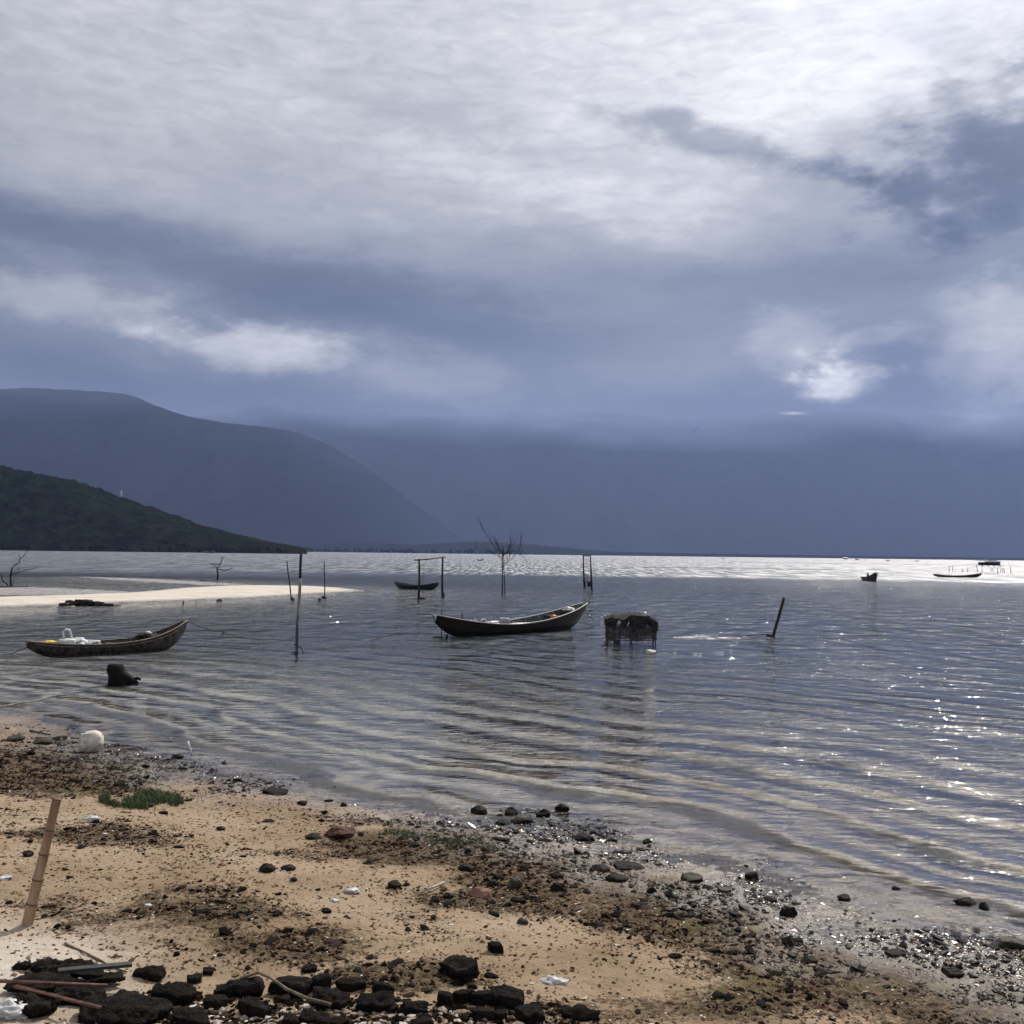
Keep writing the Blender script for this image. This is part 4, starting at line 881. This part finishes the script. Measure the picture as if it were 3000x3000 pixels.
# bamboo stake
q = on(80, 2708); top = upto(q, 168, 2336); root = empty('bamboo_stake', q, 0, 'thick brown bamboo stake leaning right in the foreground sand', 'stake')
d = (top-q); cuts = [-.12, .165, .355, .555, .745, .985]; rj = .044
for i in range(5):
    a_, b_ = d*cuts[i], d*cuts[i+1]; pts = [a_.lerp(b_, f) for f in (0, .04, .5, .96, 1)]; r0 = rj*(1-.05*i)
    obj('bamboo_section', tube(pts, [r0*1.06, r0*.99, r0*.95, r0*.98, r0*1.05], 18, .02, i), M_bam, root)
    if i: obj('joint_ring', tube([a_-d*.004, a_+d*.004], [r0*1.14]*2, 18, .03, i), M_bamd, root)
obj('cut_end', tube([d*.985, d*.99, d*.9905], [rj*.84, rj*.82, rj*.3], 18, .1, 9), M_bamd, root)

# ---------------------------------------------------------------- stilt huts and stakes far right
def hut(px0, px1, ybase, ytop, Y, label, roofm, group=None, two=False):
    a = at_y(px0, ybase, Y); b = at_y(px1, ybase, Y); w = b.x-a.x; hz = at_y(px0, ytop, Y).z; c = (a+b)/2
    root = empty('stilt_hut', (c.x, Y, 0), 0, label, 'hut', group); fl = hz*.30
    for sx in (-.42, -.14, .14, .42):
        for sy in (-.3, .3): obj('stilt', tube([(sx*w, sy*w, -1), (sx*w, sy*w, fl+.2)], w*.016, 5), M_hut, root)
    obj('platform', box(0, 0, fl, w, w*.7, hz*.05), M_hut, root)
    if two:
        obj('wall', box(.22*w, 0, fl+(hz-fl)*.38, .48*w, w*.5, (hz-fl)*.72), M_hut, root)
        obj('wall', box(-.28*w, .1*w, fl+(hz-fl)*.34, .12*w, w*.4, (hz-fl)*.64), M_hut, root)
        obj('wall', box(-.08*w, .1*w, fl+(hz-fl)*.34, .12*w, w*.4, (hz-fl)*.64), M_hut, root)
        obj('roof', box(-.24*w, 0, hz*.97, .52*w, w*.62, hz*.05, Matrix.Rotation(.03, 3, 'Y')), M_hroofd, root)
        V = [(-.06*w, -w*.34, hz*.86), (.52*w, -w*.34, hz*.84), (.52*w, w*.34, hz*.84), (-.06*w, w*.34, hz*.86), (.05*w, 0, hz*1.05), (.40*w, 0, hz*1.03)]
        obj('roof', (V, [(0, 1, 5, 4), (2, 3, 4, 5), (0, 4, 3), (1, 2, 5), (0, 3, 2, 1)]), M_hroofd, root, smooth=False)
        obj('roof_sheet', box(.13*w, -.17*w, hz*1.0, .22*w, .04*w, hz*.10), M_hroof, root)
        obj('roof_sheet', box(-.20*w, -.33*w, hz*.90, .32*w, .03*w, hz*.05), M_hroof, root)
    else:
        obj('wall', box(0, 0, fl+(hz-fl)*.4, w*.7, w*.5, (hz-fl)*.72), M_hut, root)
        V = [(-w/2, -w*.4, hz*.80), (w/2, -w*.4, hz*.80), (w/2, w*.4, hz*.80), (-w/2, w*.4, hz*.80), (-w*.35, 0, hz*1.02), (w*.35, 0, hz*1.02)]
        obj('roof', (V, [(0, 1, 5, 4), (2, 3, 4, 5), (0, 4, 3), (1, 2, 5), (0, 3, 2, 1)]), roofm, root, smooth=False)
hut(2864, 2926, 1662, 1642, 430, 'large dark stilt hut with two roofs far right on the lagoon', M_hroofd, two=True)
for px0, px1, yb, yt, Y, lb, rm in ((2470, 2484, 1643, 1633, 1500, 'tiny far hut with a pale roof, left of the dark one', M_hroof), (2504, 2517, 1645, 1637.5, 1300, 'tiny dark far hut between two pale-roofed ones', M_hroofd),
                                    (2529, 2541, 1645, 1639, 1400, 'tiny low pale-roofed far hut, right of the dark one', M_hroof), (2595, 2607, 1648, 1640, 1100, 'tiny far hut above the small end-on boat', M_hroofd),
                                    (2680, 2694, 1649, 1641, 1100, 'tiny pale-roofed far hut above the long canoe', M_hroof), (2113, 2124, 1641, 1634, 1300, 'tiny dark far hut over the leaning post', M_hroofd),
                                    (2200, 2208, 1642, 1636.5, 1400, 'tiny dark far hut, second one right of the cage', M_hroofd), (1995, 2003, 1639, 1633, 1500, 'tiny dark far hut beyond the floats', M_hroofd), (1945, 1952, 1638.5, 1633, 1500, 'tiny dark far hut over the cage', M_hroofd)):
    hut(px0, px1, yb, yt, Y, lb, rm)
rr = random.Random(9)
stk = [(2781, 1657, 1674), (2792, 1657, 1673), (2822, 1662, 1676), (2835, 1662, 1675), (2865, 1663, 1676), (2880, 1664, 1677), (2903, 1663, 1675), (2911, 1664, 1677), (2926, 1662, 1680), (2931, 1663, 1677), (2938, 1664, 1676), (2944, 1665, 1678), (2962, 1658, 1680), (2956, 1643, 1656), (2983, 1658, 1664)]
for i, (x, y0, y1) in enumerate(stk):
    b = wp(x+rr.uniform(-1, 1), y1); tp = upto(b, x-2.5*(i % 3), y0)
    o = obj('fishing_stake', tube([Vector((0, 0, -.4)), (tp-b)*.5+Vector((rr.uniform(-.1, .1), 0, 0)), tp-b], [.075, .07, .05], 6, .2, i), M_dark); o.location = b
    tag(o, 'fishing stake near the stilt hut, %s' % ['left one of the two with a crossbar', 'right one of the two with a crossbar', 'thicker one of a close pair above the long canoe', 'thinner one of a close pair above the long canoe', 'first below the left end of the hut', 'second below the left end of the hut', 'thin one below the middle of the hut', 'below the right half of the hut', 'tallest just right of the hut', 'second just right of the hut', 'third just right of the hut', 'fourth just right of the hut', 'slanting one at the far right', 'dark tip rising above the shoreline', 'short rightmost one by the picture edge'][i], 'stake', 'fishing stakes by the stilt hut')
b = wp(2781, 1674); c_ = upto(b, 2779, 1660); o = obj('stake_crossbar', tube([(0, 0, 0), upto(b, 2794, 1660)-c_], .05, 6), M_dark); o.location = c_; tag(o, 'short bar laid across two fishing stakes above the long canoe', 'bar')
# long low net lines far out
for x0, x1, y, lb in ((2100, 2990, 1652, 'long faint line of net floats far out on the right'), (1890, 2440, 1666, 'thin dark net line on the bright water above the leaning post')):
    Y0 = wp((x0+x1)/2, y).y; a_, b_ = at_y(x0, y, Y0), at_y(x1, y+(x1-x0)*.012, Y0); a_.z = b_.z = .03
    o = obj('net_line', tube([(0, 0, 0), (b_-a_)*.33+Vector((0, 3, 0)), (b_-a_)*.66, b_-a_], .07, 5), M_rope); o.location = a_; tag(o, lb, 'net line')

# ---------------------------------------------------------------- foreground blocks
def block(x0, y0, x1, y1, label, depth=.7, rz=0.0, seed=0, mat=None, amp=.016, hfac=.62, name='stone_block', tilt=0.0, tip=0.0):
    p = on((x0+x1)/2, y1-(y1-y0)*.15); pm = pxm(0, 0, p); w = (x1-x0)*pm; hpx = (y1-y0)*pm
    h = hpx*hfac; o = obj(name, roughbox(w*.95, w*depth, h, amp*min(1, w/.3), seed, 9), mat or M_block); o.location = p+Vector((0, w*depth*.30, h*.40)); rb = random.Random(seed*5); o.rotation_euler = (tip+rb.uniform(-.16, .16), tilt+rb.uniform(-.16, .16), rz*1.6)
    return tag(o, label, 'stone' if name != 'stone_block' else 'block')
BL = [(385, 2832, 478, 2876, 'rectangular black block alone on the sand right of the black boards', .4, -.15, .8), (432, 2876, 560, 2958, 'large broken black slab with a peaked top, left foreground', .6, .25, .6), (366, 2898, 500, 2992, 'large black slab lying below the peaked one', .6, -.1, .5),
      (622, 2872, 768, 2928, 'long black block at the left end of the row', .45, .06, .85), (592, 2914, 662, 2960, 'small rounded black block below the long one', .6, .2, .7), (698, 2926, 796, 2990, 'black block behind the dry twig', .6, -.2, .8),
      (784, 2866, 908, 2926, 'black block with a worn edge, second in the row', .5, -.05, .85), (913, 2858, 966, 2912, 'upright black block, narrow, in the middle of the row', .7, .3, .95), (908, 2902, 1024, 2964, 'rounded grey-black block under the upright one', .6, -.1, .8),
      (982, 2868, 1072, 2910, 'low black block right of the upright one', .5, .1, .8), (1086, 2876, 1156, 2926, 'square-edged black block standing on edge', .4, -.1, .9), (1040, 2912, 1152, 2972, 'grey-black lumpy block below the square-edged one', .6, .1, .75),
      (1174, 2932, 1252, 2978, 'dark block among the pale pebbles', .6, 0, .75), (1280, 2906, 1326, 2956, 'round-topped black block left of the stacked ones', .8, 0, .9), (1324, 2898, 1386, 2948, 'jagged black block behind the round-topped one', .6, .3, .85),
      (1380, 2900, 1446, 2952, 'tall greyish block left of the pointed one', .6, .05, .85), (1430, 2896, 1537, 2962, 'pointed black block at the right end of the stack', .6, -.25, .8), (1378, 2950, 1452, 2998, 'square black block in the bottom row, left one', .6, .05, .85),
      (1449, 2957, 1486, 2998, 'small square black block in the bottom row, right one', .8, .0, .85), (1508, 2944, 1594, 3006, 'rough grey-black block leaning at the bottom right of the stack', .7, .5, .8), (1638, 2954, 1762, 2996, 'long flat dark block far right at the bottom edge', .4, -.1, .8),
      (1284, 2788, 1402, 2880, 'biggest black block lying alone on the open sand', .62, -.55, .66), (1432, 2760, 1470, 2797, 'small black cube-like rock above the biggest block', .9, .2, .95), (544, 2854, 590, 2886, 'small dark chunk left of the long black block', .8, .3, .8),
      (590, 2836, 628, 2860, 'small brownish chunk above the row of blocks', .8, .1, .8), (884, 2830, 926, 2854, 'small black rough stone above the upright block', .8, .1, .8), (505, 2958, 602, 3010, 'black block cut by the bottom edge, left', .6, 0, .8),
      (876, 2972, 966, 3012, 'black block cut by the bottom edge, middle', .6, .1, .8), (820, 2976, 880, 3010, 'small black block at the bottom edge behind the twig tip', .7, 0, .8), (1200, 2982, 1270, 3012, 'low dark block at the bottom edge among pebbles', .6, .1, .8)]
for i, (x0, y0, x1, y1, lb, dp, rz, hf) in enumerate(BL): block(x0, y0, x1, y1, lb, dp, rz, i+3, hfac=hf*.85)
# black boards at bottom left
def board(pts, w, th, label, mat, name='black_board', z=.03, seed=0, cat='board'):
    a, b = on(*pts[0]), on(*pts[1]); d = b-a; L = math.hypot(d.x, d.y); V, Fb = box(0, 0, 0, L, w, th*.4) if name == 'thin_plank' else roughbox(L, w, th, .016, seed, 12, .05, 14)
    o = obj(name, (V, Fb), mat, smooth=name != 'thin_plank'); o.location = (a+b)/2+Vector((0, 0, z)); o.rotation_euler = (0, -math.atan2(d.z, L)*.6, math.atan2(d.y, d.x)); return tag(o, label, cat)
board([(40, 2895), (215, 2900)], .24, .045, 'broad charred board lying flat at the lower left', M_block, z=.04, seed=1)
board([(95, 2850), (180, 2835)], .16, .04, 'short charred board with a frayed left end', M_block, z=.03, seed=2)
board([(175, 2832), (275, 2848)], .10, .035, 'charred board slanting down right, topmost of the boards', M_block, z=.03, seed=3)
board([(130, 2862), (300, 2880)], .12, .04, 'long charred board under the slanting topmost one', M_block, z=.05, seed=4)
board([(255, 2888), (358, 2882)], .16, .045, 'charred board end beside the thin grey plank', M_block, z=.04, seed=5)
board([(42, 2838), (82, 2841)], .06, .04, 'tiny charred scrap left of the boards', M_block, z=.02, seed=6)
board([(168, 2912), (385, 2894)], .055, .05, 'thin straight grey-edged plank resting across the boards', surf('dark_plank', (.012, .014, .014), (.05, .055, .05), 5, .6), z=.15, seed=7, name='thin_plank', cat='plank')
board([(165, 2925), (300, 2932)], .26, .10, 'black board in shade under the thin plank', M_block, z=.03, seed=8)
board([(310, 2958), (400, 2972)], .24, .10, 'black broken board right of the rusty rods', M_block, z=.04, seed=9)
board([(30, 2955), (150, 2972)], .20, .10, 'black board below the rusty rods', M_block, z=.03, seed=10)
board([(240, 2985), (460, 2992)], .25, .12, 'long black board along the bottom edge', M_block, z=.03, seed=11)
for (pa, pb, lb, s_) in (((-40, 2921), (312, 2944), 'long rusty iron rod running in from the left edge', 1), ((40, 2938), (290, 3012), 'rusty iron angle bar slanting down to the bottom edge', 2)):
    a, b = on(*pa)+Vector((0, 0, .10)), on(*pb)+Vector((0, 0, .12))
    d_ = (b-a); side = Vector((-d_.y, d_.x, 0)).normalized()*.012
    o = obj('rusty_rod', join(tube([(0, 0, 0), d_*.5, d_], .0085, 8, .15, s_), tube([side*1.6, side*1.3+d_*.55, side+d_], .007, 8, .15, s_+4)), M_rust); o.location = a; tag(o, lb, 'rod')
def twig(label, pts, w, side=(), seed=0, name='dry_twig', mat=None):
    q = [on(x, y)+Vector((0, 0, w*1.2+dz)) for x, y, dz in pts]; o0 = q[0].copy()
    vs = [tube([p-o0 for p in q], [w*(1.1-.5*i/len(q)) for i in range(len(q))], 7, .3, seed)]
    for s_ in side:
        r_ = [on(x, y)+Vector((0, 0, w+dz)) for x, y, dz in s_]; vs.append(tube([p-o0 for p in r_], [w*.6]*(len(r_)-1)+[w*.3], 6, .3, seed))
    o = obj(name, join(*vs), mat or M_twig); o.location = o0; return tag(o, label, 'twig')
twig('dry forked twig lying over the black blocks', [(970, 2965, .03), (900, 2955, .05), (840, 2942, .08), (790, 2925, .12), (755, 2915, .13), (705, 2908, .08), (678, 2917, .04)], .012, [[(755, 2915, .13), (748, 2898, .18)], [(720, 2912, .1), (706, 2905, .12)]], 1)
twig('long thin reed stem slanting across the pale sand', [(190, 2768, 0), (240, 2790, .0), (290, 2815, 0), (330, 2838, 0), (372, 2852, 0)], .008, [], 2)
twig('short split stick on the sand left of the reed stem', [(108, 2815, 0), (140, 2824, .01)], .008, [], 3)
twig('pale short stick among the dark stones in mid beach', [(1250, 2618, .02), (1300, 2598, .03)], .010, [], 4, mat=M_rail)
twig('thin dark driftwood stick near the foam float', [(88, 2143, 0), (120, 2152, .01), (148, 2156, 0)], .015, [], 5, mat=M_dark)

# ---------------------------------------------------------------- named rocks on the shore
def rock(x0, y0, x1, y1, label, mat=None, seed=0, flat=.75, hf=.85, sub=3, name='shore_rock'):
    p = on((x0+x1)/2, y1-(y1-y0)*.2); pm = pxm(0, 0, p); w = (x1-x0)*pm/2*.9; h = (y1-y0)*pm*hf*.54
    o = obj(name, lump(w*1.05, w*.85, h, .28, 1.5, seed, sub, flat), mat or M_stone, smooth=False); o.location = p+Vector((0, w*.3, h*.35)); o.rotation_euler = (0, 0, random.uniform(-.4, .4))
    return tag(o, label, 'rock')
RK = [(1376, 2358, 1434, 2390, 'black knobbly rock at the waterline, leftmost of the big three', None), (1468, 2362, 1522, 2394, 'black squarish rock at the waterline between two others', None), (1570, 2366, 1614, 2398, 'rounded black rock by the waterline, right of the squarish one', None),
      (1624, 2348, 1670, 2384, 'black rock standing farthest out in the water mid-beach', None), (1496, 2390, 1562, 2418, 'low flat black rock below the squarish one', None), (1444, 2400, 1500, 2420, 'low black rock left of the flat one', None),
      (944, 2412, 1048, 2460, 'big pitted brown rock lump on the upper beach', M_lat), (884, 2440, 944, 2462, 'dark low rubble left of the big brown lump', None), (1046, 2434, 1068, 2452, 'black stone touching the big brown lump', None), (758, 2520, 804, 2562, 'pointed dark rock standing alone on bare sand', None),
      (822, 2530, 868, 2552, 'flat dark rubble right of the pointed rock', None), (846, 2568, 872, 2584, 'small grey rounded stone below the pointed rock', None), (1342, 2528, 1402, 2558, 'dark wedge-shaped rock with pale top in mid beach', None), (1368, 2596, 1446, 2638, 'flat-topped reddish rock in mid beach', M_stoner),
      (1608, 2578, 1660, 2618, 'dark hump-shaped rock in the right mid beach', None), (1484, 2566, 1536, 2612, 'greenish twin rock right of the reddish one', M_stoneg), (1128, 2584, 1182, 2608, 'brown-black rock on open sand in mid beach', None), (1294, 2614, 1332, 2634, 'low dark rock left of the reddish one', None),
      (1514, 2682, 1548, 2712, 'dark rounded rock with mossy top below the reddish one', M_stoneg), (1194, 2468, 1230, 2486, 'small black rock left of the wedge rock', None), (1062, 2516, 1098, 2534, 'dark rock with a pale patch above the brown-black one', None),
      (1668, 2440, 1740, 2468, 'group-edge black rock by the glittering wet sand', None), (1720, 2530, 1790, 2562, 'black ragged rock in the glittering wet strip', None), (1790, 2530, 1900, 2550, 'long low black rock in the glittering wet strip', None), (1768, 2560, 1844, 2588, 'flat black rock under the long low one', None),
      (1998, 2552, 2066, 2592, 'big olive-topped rock on the right shore', M_stoneg), (2098, 2596, 2152, 2622, 'smooth olive rock right of the big olive one', M_stoneg), (2182, 2548, 2232, 2582, 'black rounded rock at the waterline of the right shore', None), (2284, 2650, 2338, 2694, 'upright black boulder on the glittering right shore', None),
      (2454, 2618, 2498, 2642, 'black rounded rock half in water on the right', None), (2612, 2594, 2644, 2612, 'small black rock out in the water at right', None), (2800, 2628, 2868, 2660, 'flat rock awash in the wavelets at far right', None), (2866, 2640, 2904, 2674, 'black rock beside the awash flat one at far right', None),
      (2342, 2798, 2402, 2830, 'slate-blue dark rock in the right foreground', None), (2756, 2834, 2832, 2866, 'brown-black rounded rock at lower right', None), (2902, 2744, 3010, 2784, 'weedy dark rock mass at the right edge', M_stoneg), (2120, 2908, 2160, 2934, 'dark rock low on the right beach', None),
      (1960, 2786, 2000, 2812, 'dark rock by the pale bare patch, right', None), (2590, 2780, 2660, 2806, 'broad dark rock in the gravel at right', None), (1848, 2640, 1890, 2662, 'black angular rock between the two beach zones', None), (2240, 2625, 2280, 2645, 'small black rock left of the upright boulder', None),
      (60, 2490, 96, 2514, 'black chunk on the litter left of the bamboo stake', None), (634, 2418, 662, 2434, 'small black stone alone on the bare sand', None), (420, 2350, 452, 2368, 'black stone at the lower edge of the grass', None), (462, 2372, 494, 2388, 'paired black stones below the grass', None),
      (500, 2205, 536, 2226, 'black stone at the shallow edge right of the foam float', None), (760, 2310, 842, 2330, 'low black rock streak at the wet sand edge', None), (868, 2345, 900, 2362, 'dark stone just above the big brown lump', None), (992, 2348, 1018, 2366, 'dark round stone on wet sand above the brown lump', None),
      (410, 2296-60, 440, 2252, 'dark stone above the grass clump', None), (150, 2150, 196, 2172, 'mossy green lump left of the foam float', M_stoneg), (90, 2158, 150, 2184, 'dark weedy lump at the upper left of the beach', M_stoneg), (10, 2150, 70, 2176, 'dark weedy mound at the left edge of the beach', M_stoneg)]
for i, (x0, y0, x1, y1, lb, mt) in enumerate(RK): rock(x0, y0, x1, y1, lb, mt, i+40)
# small pale litter
for i, (x, y, w, lb) in enumerate(((270, 2402, 44, 'crumpled white plastic bag on the litter right of the bamboo stake'), (432, 2655, 24, 'small white shell-like scrap on open sand, left of centre'), (1030, 2613, 44, 'flat pale yellow stone or foam scrap in mid beach'),
                                   (10, 2575, 40, 'white scrap at the left edge beyond the stake'), (308, 2444, 16, 'small white scrap below the plastic bag'), (500, 2165, 18, 'pale floating scrap on the shallows'), (1620, 2880, 70, 'pale chips in a line right of the biggest block'), (978, 2640, 26, 'small crumpled grey wrapper in mid beach'))):
    p = on(x, y); pm = pxm(0, 0, p); thing1('plastic_scrap', lb, 'scrap', lump(w*pm/2, w*pm/2.6, w*pm*.16, .5, 2.6, i+90, 3), M_clear, p+Vector((0, 0, w*pm*.08)))
q = on(556, 2214); thing1('white_bone', 'thin white bent stick poking out of the shallows', 'stick', tube([(-.04, 0, .22), (0, 0, .12), (.05, 0, -.02)], [.022, .012, .016], 7), M_white, q)
q = on(410, 2056); thing1('white_stick', 'short white stick floating right of the stump', 'stick', tube([(-.12, 0, .02), (.16, -.05, .02)], .014, 6), M_white, Vector((q.x, q.y, 0)))

# ---------------------------------------------------------------- scattered stones: 240 individuals, the rest as gravel
base_meshes = []
for i in range(10):
    V, Fb = lump(1, .85, .62, .34, 1.6, i+300, 2, .72)
    me = bpy.data.meshes.new('stone'); me.from_pydata(V, [], Fb); me.update(); me.materials.append(M_stone if i < 8 else M_stoneg if i == 8 else M_lat); base_meshes.append(me)
def sample(n, power, lo=-200, hi=3200, ylo=2120, yhi=3060, seed=1, floor_=.0):
    g = np.random.default_rng(seed); X = g.uniform(-14, 14, n*40); Y = g.uniform(4.5, 24, n*40)
    zz, ss = ground(np.column_stack([X, Y])); Q = np.column_stack([X, Y, zz]); d, px, py = zones(Q)
    pch = fbm(X*1.1, Y*1.6, 4.4, 5, .65); d = np.clip(d*1.15*(1+.9*pch)+pch*.35-.08, 0, 1)
    ok = (px > lo) & (px < hi) & (py > ylo) & (py < yhi) & (ss > -1.3) & (g.uniform(size=len(X)) < np.maximum(d, floor_)**power) & (ss > -.4-1.0*g.uniform(size=len(X))**3)
    Q = Q[ok][:n]; return Q, ss[ok][:n], px[ok][:n], py[ok][:n], g
Q, ss, px, py, g = sample(240, 1.3, seed=5, floor_=.05)
for i in range(len(Q)):
    r_ = .030*math.exp(g.normal()*.32)+.008; wetside = ss[i] < 1.6
    o = bpy.data.objects.new('stone', base_meshes[g.integers(10)]); COL.objects.link(o); o.location = (*Q[i][:2], Q[i][2]+r_*.08); o.scale = (r_*g.uniform(.9, 1.5), r_*g.uniform(.8, 1.2), r_*g.uniform(.7, 1.2)); o.rotation_euler = (0, 0, g.uniform(0, 6.28))
    if wetside: tag(o, 'small wet black stone lying in the gravel along the waterline', 'stone', 'wet stones along the waterline')
    else: tag(o, 'small dark stone lying loose on the dry sand', 'stone', 'loose stones on the dry beach')
def scatter(name, label, n, power, size, sig, squash, mat, seed, tones, floor_=.02, sub=1, yhi=3080, lift=.08, bigwet=1.0):
    Q, ss, px, py, g = sample(n, power, seed=seed, floor_=floor_, yhi=yhi); n = len(Q)
    Vb, Fb = ico(1) if sub == 1 else (np.array([(1, 0, 0), (-1, 0, 0), (0, 1, 0), (0, -1, 0), (0, 0, 1), (0, 0, -1)], float), np.array([(0, 2, 4), (2, 1, 4), (1, 3, 4), (3, 0, 4), (2, 0, 5), (1, 2, 5), (3, 1, 5), (0, 3, 5)]))
    if sub == 1: Vb, Fb = ICO0
    m = len(Vb); r_ = size*np.exp(g.normal(size=n)*sig)*np.where(ss < 1.5, bigwet, 1); an = g.uniform(0, 6.28, n)
    V = Vb[None]*(1+.35*(g.uniform(size=(n, m, 1))-.5)*2)
    V = V*np.stack([r_*g.uniform(.8, 1.7, n), r_*g.uniform(.6, 1.1, n), r_*squash*g.uniform(.5, 1.2, n)], 1)[:, None, :]
    c, s_ = np.cos(an)[:, None], np.sin(an)[:, None]; tl = g.normal(size=n)[:, None]*.25
    x = V[..., 0]*c-V[..., 1]*s_; y = V[..., 0]*s_+V[..., 1]*c; z_ = V[..., 2]+x*tl
    V = np.stack([x, y, z_], -1)+np.column_stack([Q[:, 0], Q[:, 1], Q[:, 2]+r_*squash*lift+.004])[:, None, :]
    Fa = (Fb[None]+(np.arange(n)*m)[:, None, None]).reshape(-1, 3)
    o = npmesh(name, V.reshape(-1, 3), Fa, mat); fattr(o, 'tone', np.repeat(np.clip(g.uniform(size=n)**tones, 0, 1), m)); fattr(o, 'wet', np.repeat(np.clip(1-(Q[:, 2])/.10, 0, 1), m))
    return tag(o, label, kind='stuff')
bm = bmesh.new(); bmesh.ops.create_icosphere(bm, subdivisions=1, radius=1); ICO0 = (np.array([v.co[:] for v in bm.verts]), np.array([[v.index for v in f.verts] for f in bm.faces])); bm.free()
scatter('gravel', 'dark pebbles and gravel strewn over the beach', 13000, 2.0, .0125, .45, .65, M_gravel, 21, 1.5, .03, bigwet=1.2)
scatter('gravel', 'fine dark grit between the stones of the beach', 30000, 1.5, .0062, .35, .7, M_gravel, 22, 1.3, .06, sub=0)
scatter('seaweed_litter', 'brown flakes of dry seaweed and leaf litter on the sand', 40000, .75, .011, .4, .22, M_litter, 23, .9, .10, sub=0)
scatter('broken_shells', 'pale shell fragments strewn over the sand', 2600, .7, .0085, .4, .3, M_shell, 24, .8, .16, sub=0)
# pale pebbles round the black blocks
def patch(name, label, boxes, n, size, mat, seed, tone):
    g = np.random.default_rng(seed); pts = []
    while len(pts) < n:
        b_ = boxes[g.integers(len(boxes))]; x, y = g.uniform(b_[0], b_[2]), g.uniform(b_[1], b_[3]); p = at(x, y, .45); pts.append((p.x, p.y))
    P2 = np.array(pts)
    zz = ground(P2)[0]; m = 6; Vb = np.array([(1, 0, 0), (-1, 0, 0), (0, 1, 0), (0, -1, 0), (0, 0, 1), (0, 0, -1)], float); Fb = np.array([(0, 2, 4), (2, 1, 4), (1, 3, 4), (3, 0, 4), (2, 0, 5), (1, 2, 5), (3, 1, 5), (0, 3, 5)])
    Vb, Fb = ICO0; m = len(Vb); r_ = size*np.exp(g.normal(size=n)*.4)
    V = Vb[None]*(1+.7*(g.uniform(size=(n, m, 1))-.5))*np.stack([r_*g.uniform(.8, 1.6, n), r_, r_*.7], 1)[:, None, :]+np.column_stack([P2, zz+r_*.3])[:, None, :]
    o = npmesh(name, V.reshape(-1, 3), (Fb[None]+(np.arange(n)*m)[:, None, None]).reshape(-1, 3), mat); fattr(o, 'tone', np.repeat(g.uniform(size=n)**tone, m)); fattr(o, 'wet', np.zeros(n*m)); return tag(o, label, kind='stuff')
patch('pebbles', 'pale and brown pebbles packed between the black blocks', [(560, 2870, 1560, 3020), (1100, 2940, 1360, 3020), (590, 2960, 800, 3020), (180, 2940, 320, 3010)], 3200, .013, M_shell, 31, 1.6)
patch('pebbles', 'dark pebbles packed between the black blocks', [(400, 2840, 1700, 3040)], 3600, .012, M_gravel, 32, 1.2)
# crumpled clear plastic at bottom left corner
p = on(25, 2975); thing1('plastic_bag', 'crumpled clear plastic sheet in the bottom left corner', 'plastic bag', lump(.12, .09, .05, .33, 3.0, 77, 4), M_clear, p+Vector((0, 0, .03)))

# ---------------------------------------------------------------- grass
def grass(label, cx, cy, rx, ry, n, h, seed):
    g = np.random.default_rng(seed); V, Fg = [], []
    for i in range(n):
        a, r_ = g.uniform(0, 6.28), math.sqrt(g.uniform()); x, y = cx+rx*r_*math.cos(a), cy+ry*r_*math.sin(a)
        if fbm(x*.02, y*.05, seed, 2) < -.35: continue
        p = at(x, y, .22); V.append((p.x, p.y)); 
    P2 = np.array(V); zz = ground(P2)[0]; VV, FF = [], []
    for (x, y), z0 in zip(P2, zz):
        hh = h*g.uniform(.5, 1.3); an = g.uniform(0, 6.28); w = g.uniform(.003, .006); ln = g.normal(size=2)*hh*.45; c, s_ = math.cos(an)*w, math.sin(an)*w; b0 = len(VV)
        VV += [(x-c, y-s_, z0-.01), (x+c, y+s_, z0-.01), (x+c*.7+ln[0]*.4, y+s_*.7+ln[1]*.4, z0+hh*.6), (x-c*.7+ln[0]*.4, y-s_*.7+ln[1]*.4, z0+hh*.6), (x+ln[0], y+ln[1], z0+hh)]
        FF += [(b0, b0+1, b0+2, b0+3), (b0+3, b0+2, b0+4)]
    return tag(obj('grass', (VV, FF), M_grass, smooth=False), label, kind='stuff')
grass('bright green grass patch on the upper left beach', 415, 2322, 125, 30, 3800, .075, 1)
grass('sparse green weed patch above the big brown lump', 1160, 2408, 70, 16, 500, .035, 2)
grass('sparse green weed patch among the wet stones mid-beach', 1330, 2432, 110, 18, 800, .035, 3)
grass('yellow-green weed arc at the lower right beach', 2620, 2985, 130, 18, 500, .03, 4)

# ---------------------------------------------------------------- haze (air)
hz = obj('haze', box(0, 0, 848, 25600, 25600, 1704), None, smooth=False); tag(hz, kind='stuff', label='thin blue-grey air over the lagoon and mountains')
m = bpy.data.materials.new('haze_air'); m.use_nodes = True; nt = m.node_tree; nt.nodes.clear()
pv = N(nt, 'ShaderNodeVolumePrincipled'); pv.inputs['Color'].default_value = (.39, .52, .96, 1); pv.inputs['Density'].default_value = 4.9e-5; pv.inputs['Anisotropy'].default_value = .35
mo_ = N(nt, 'ShaderNodeOutputMaterial'); lk(nt, pv.outputs[0], mo_.inputs['Volume']); hz.data.materials.append(m)
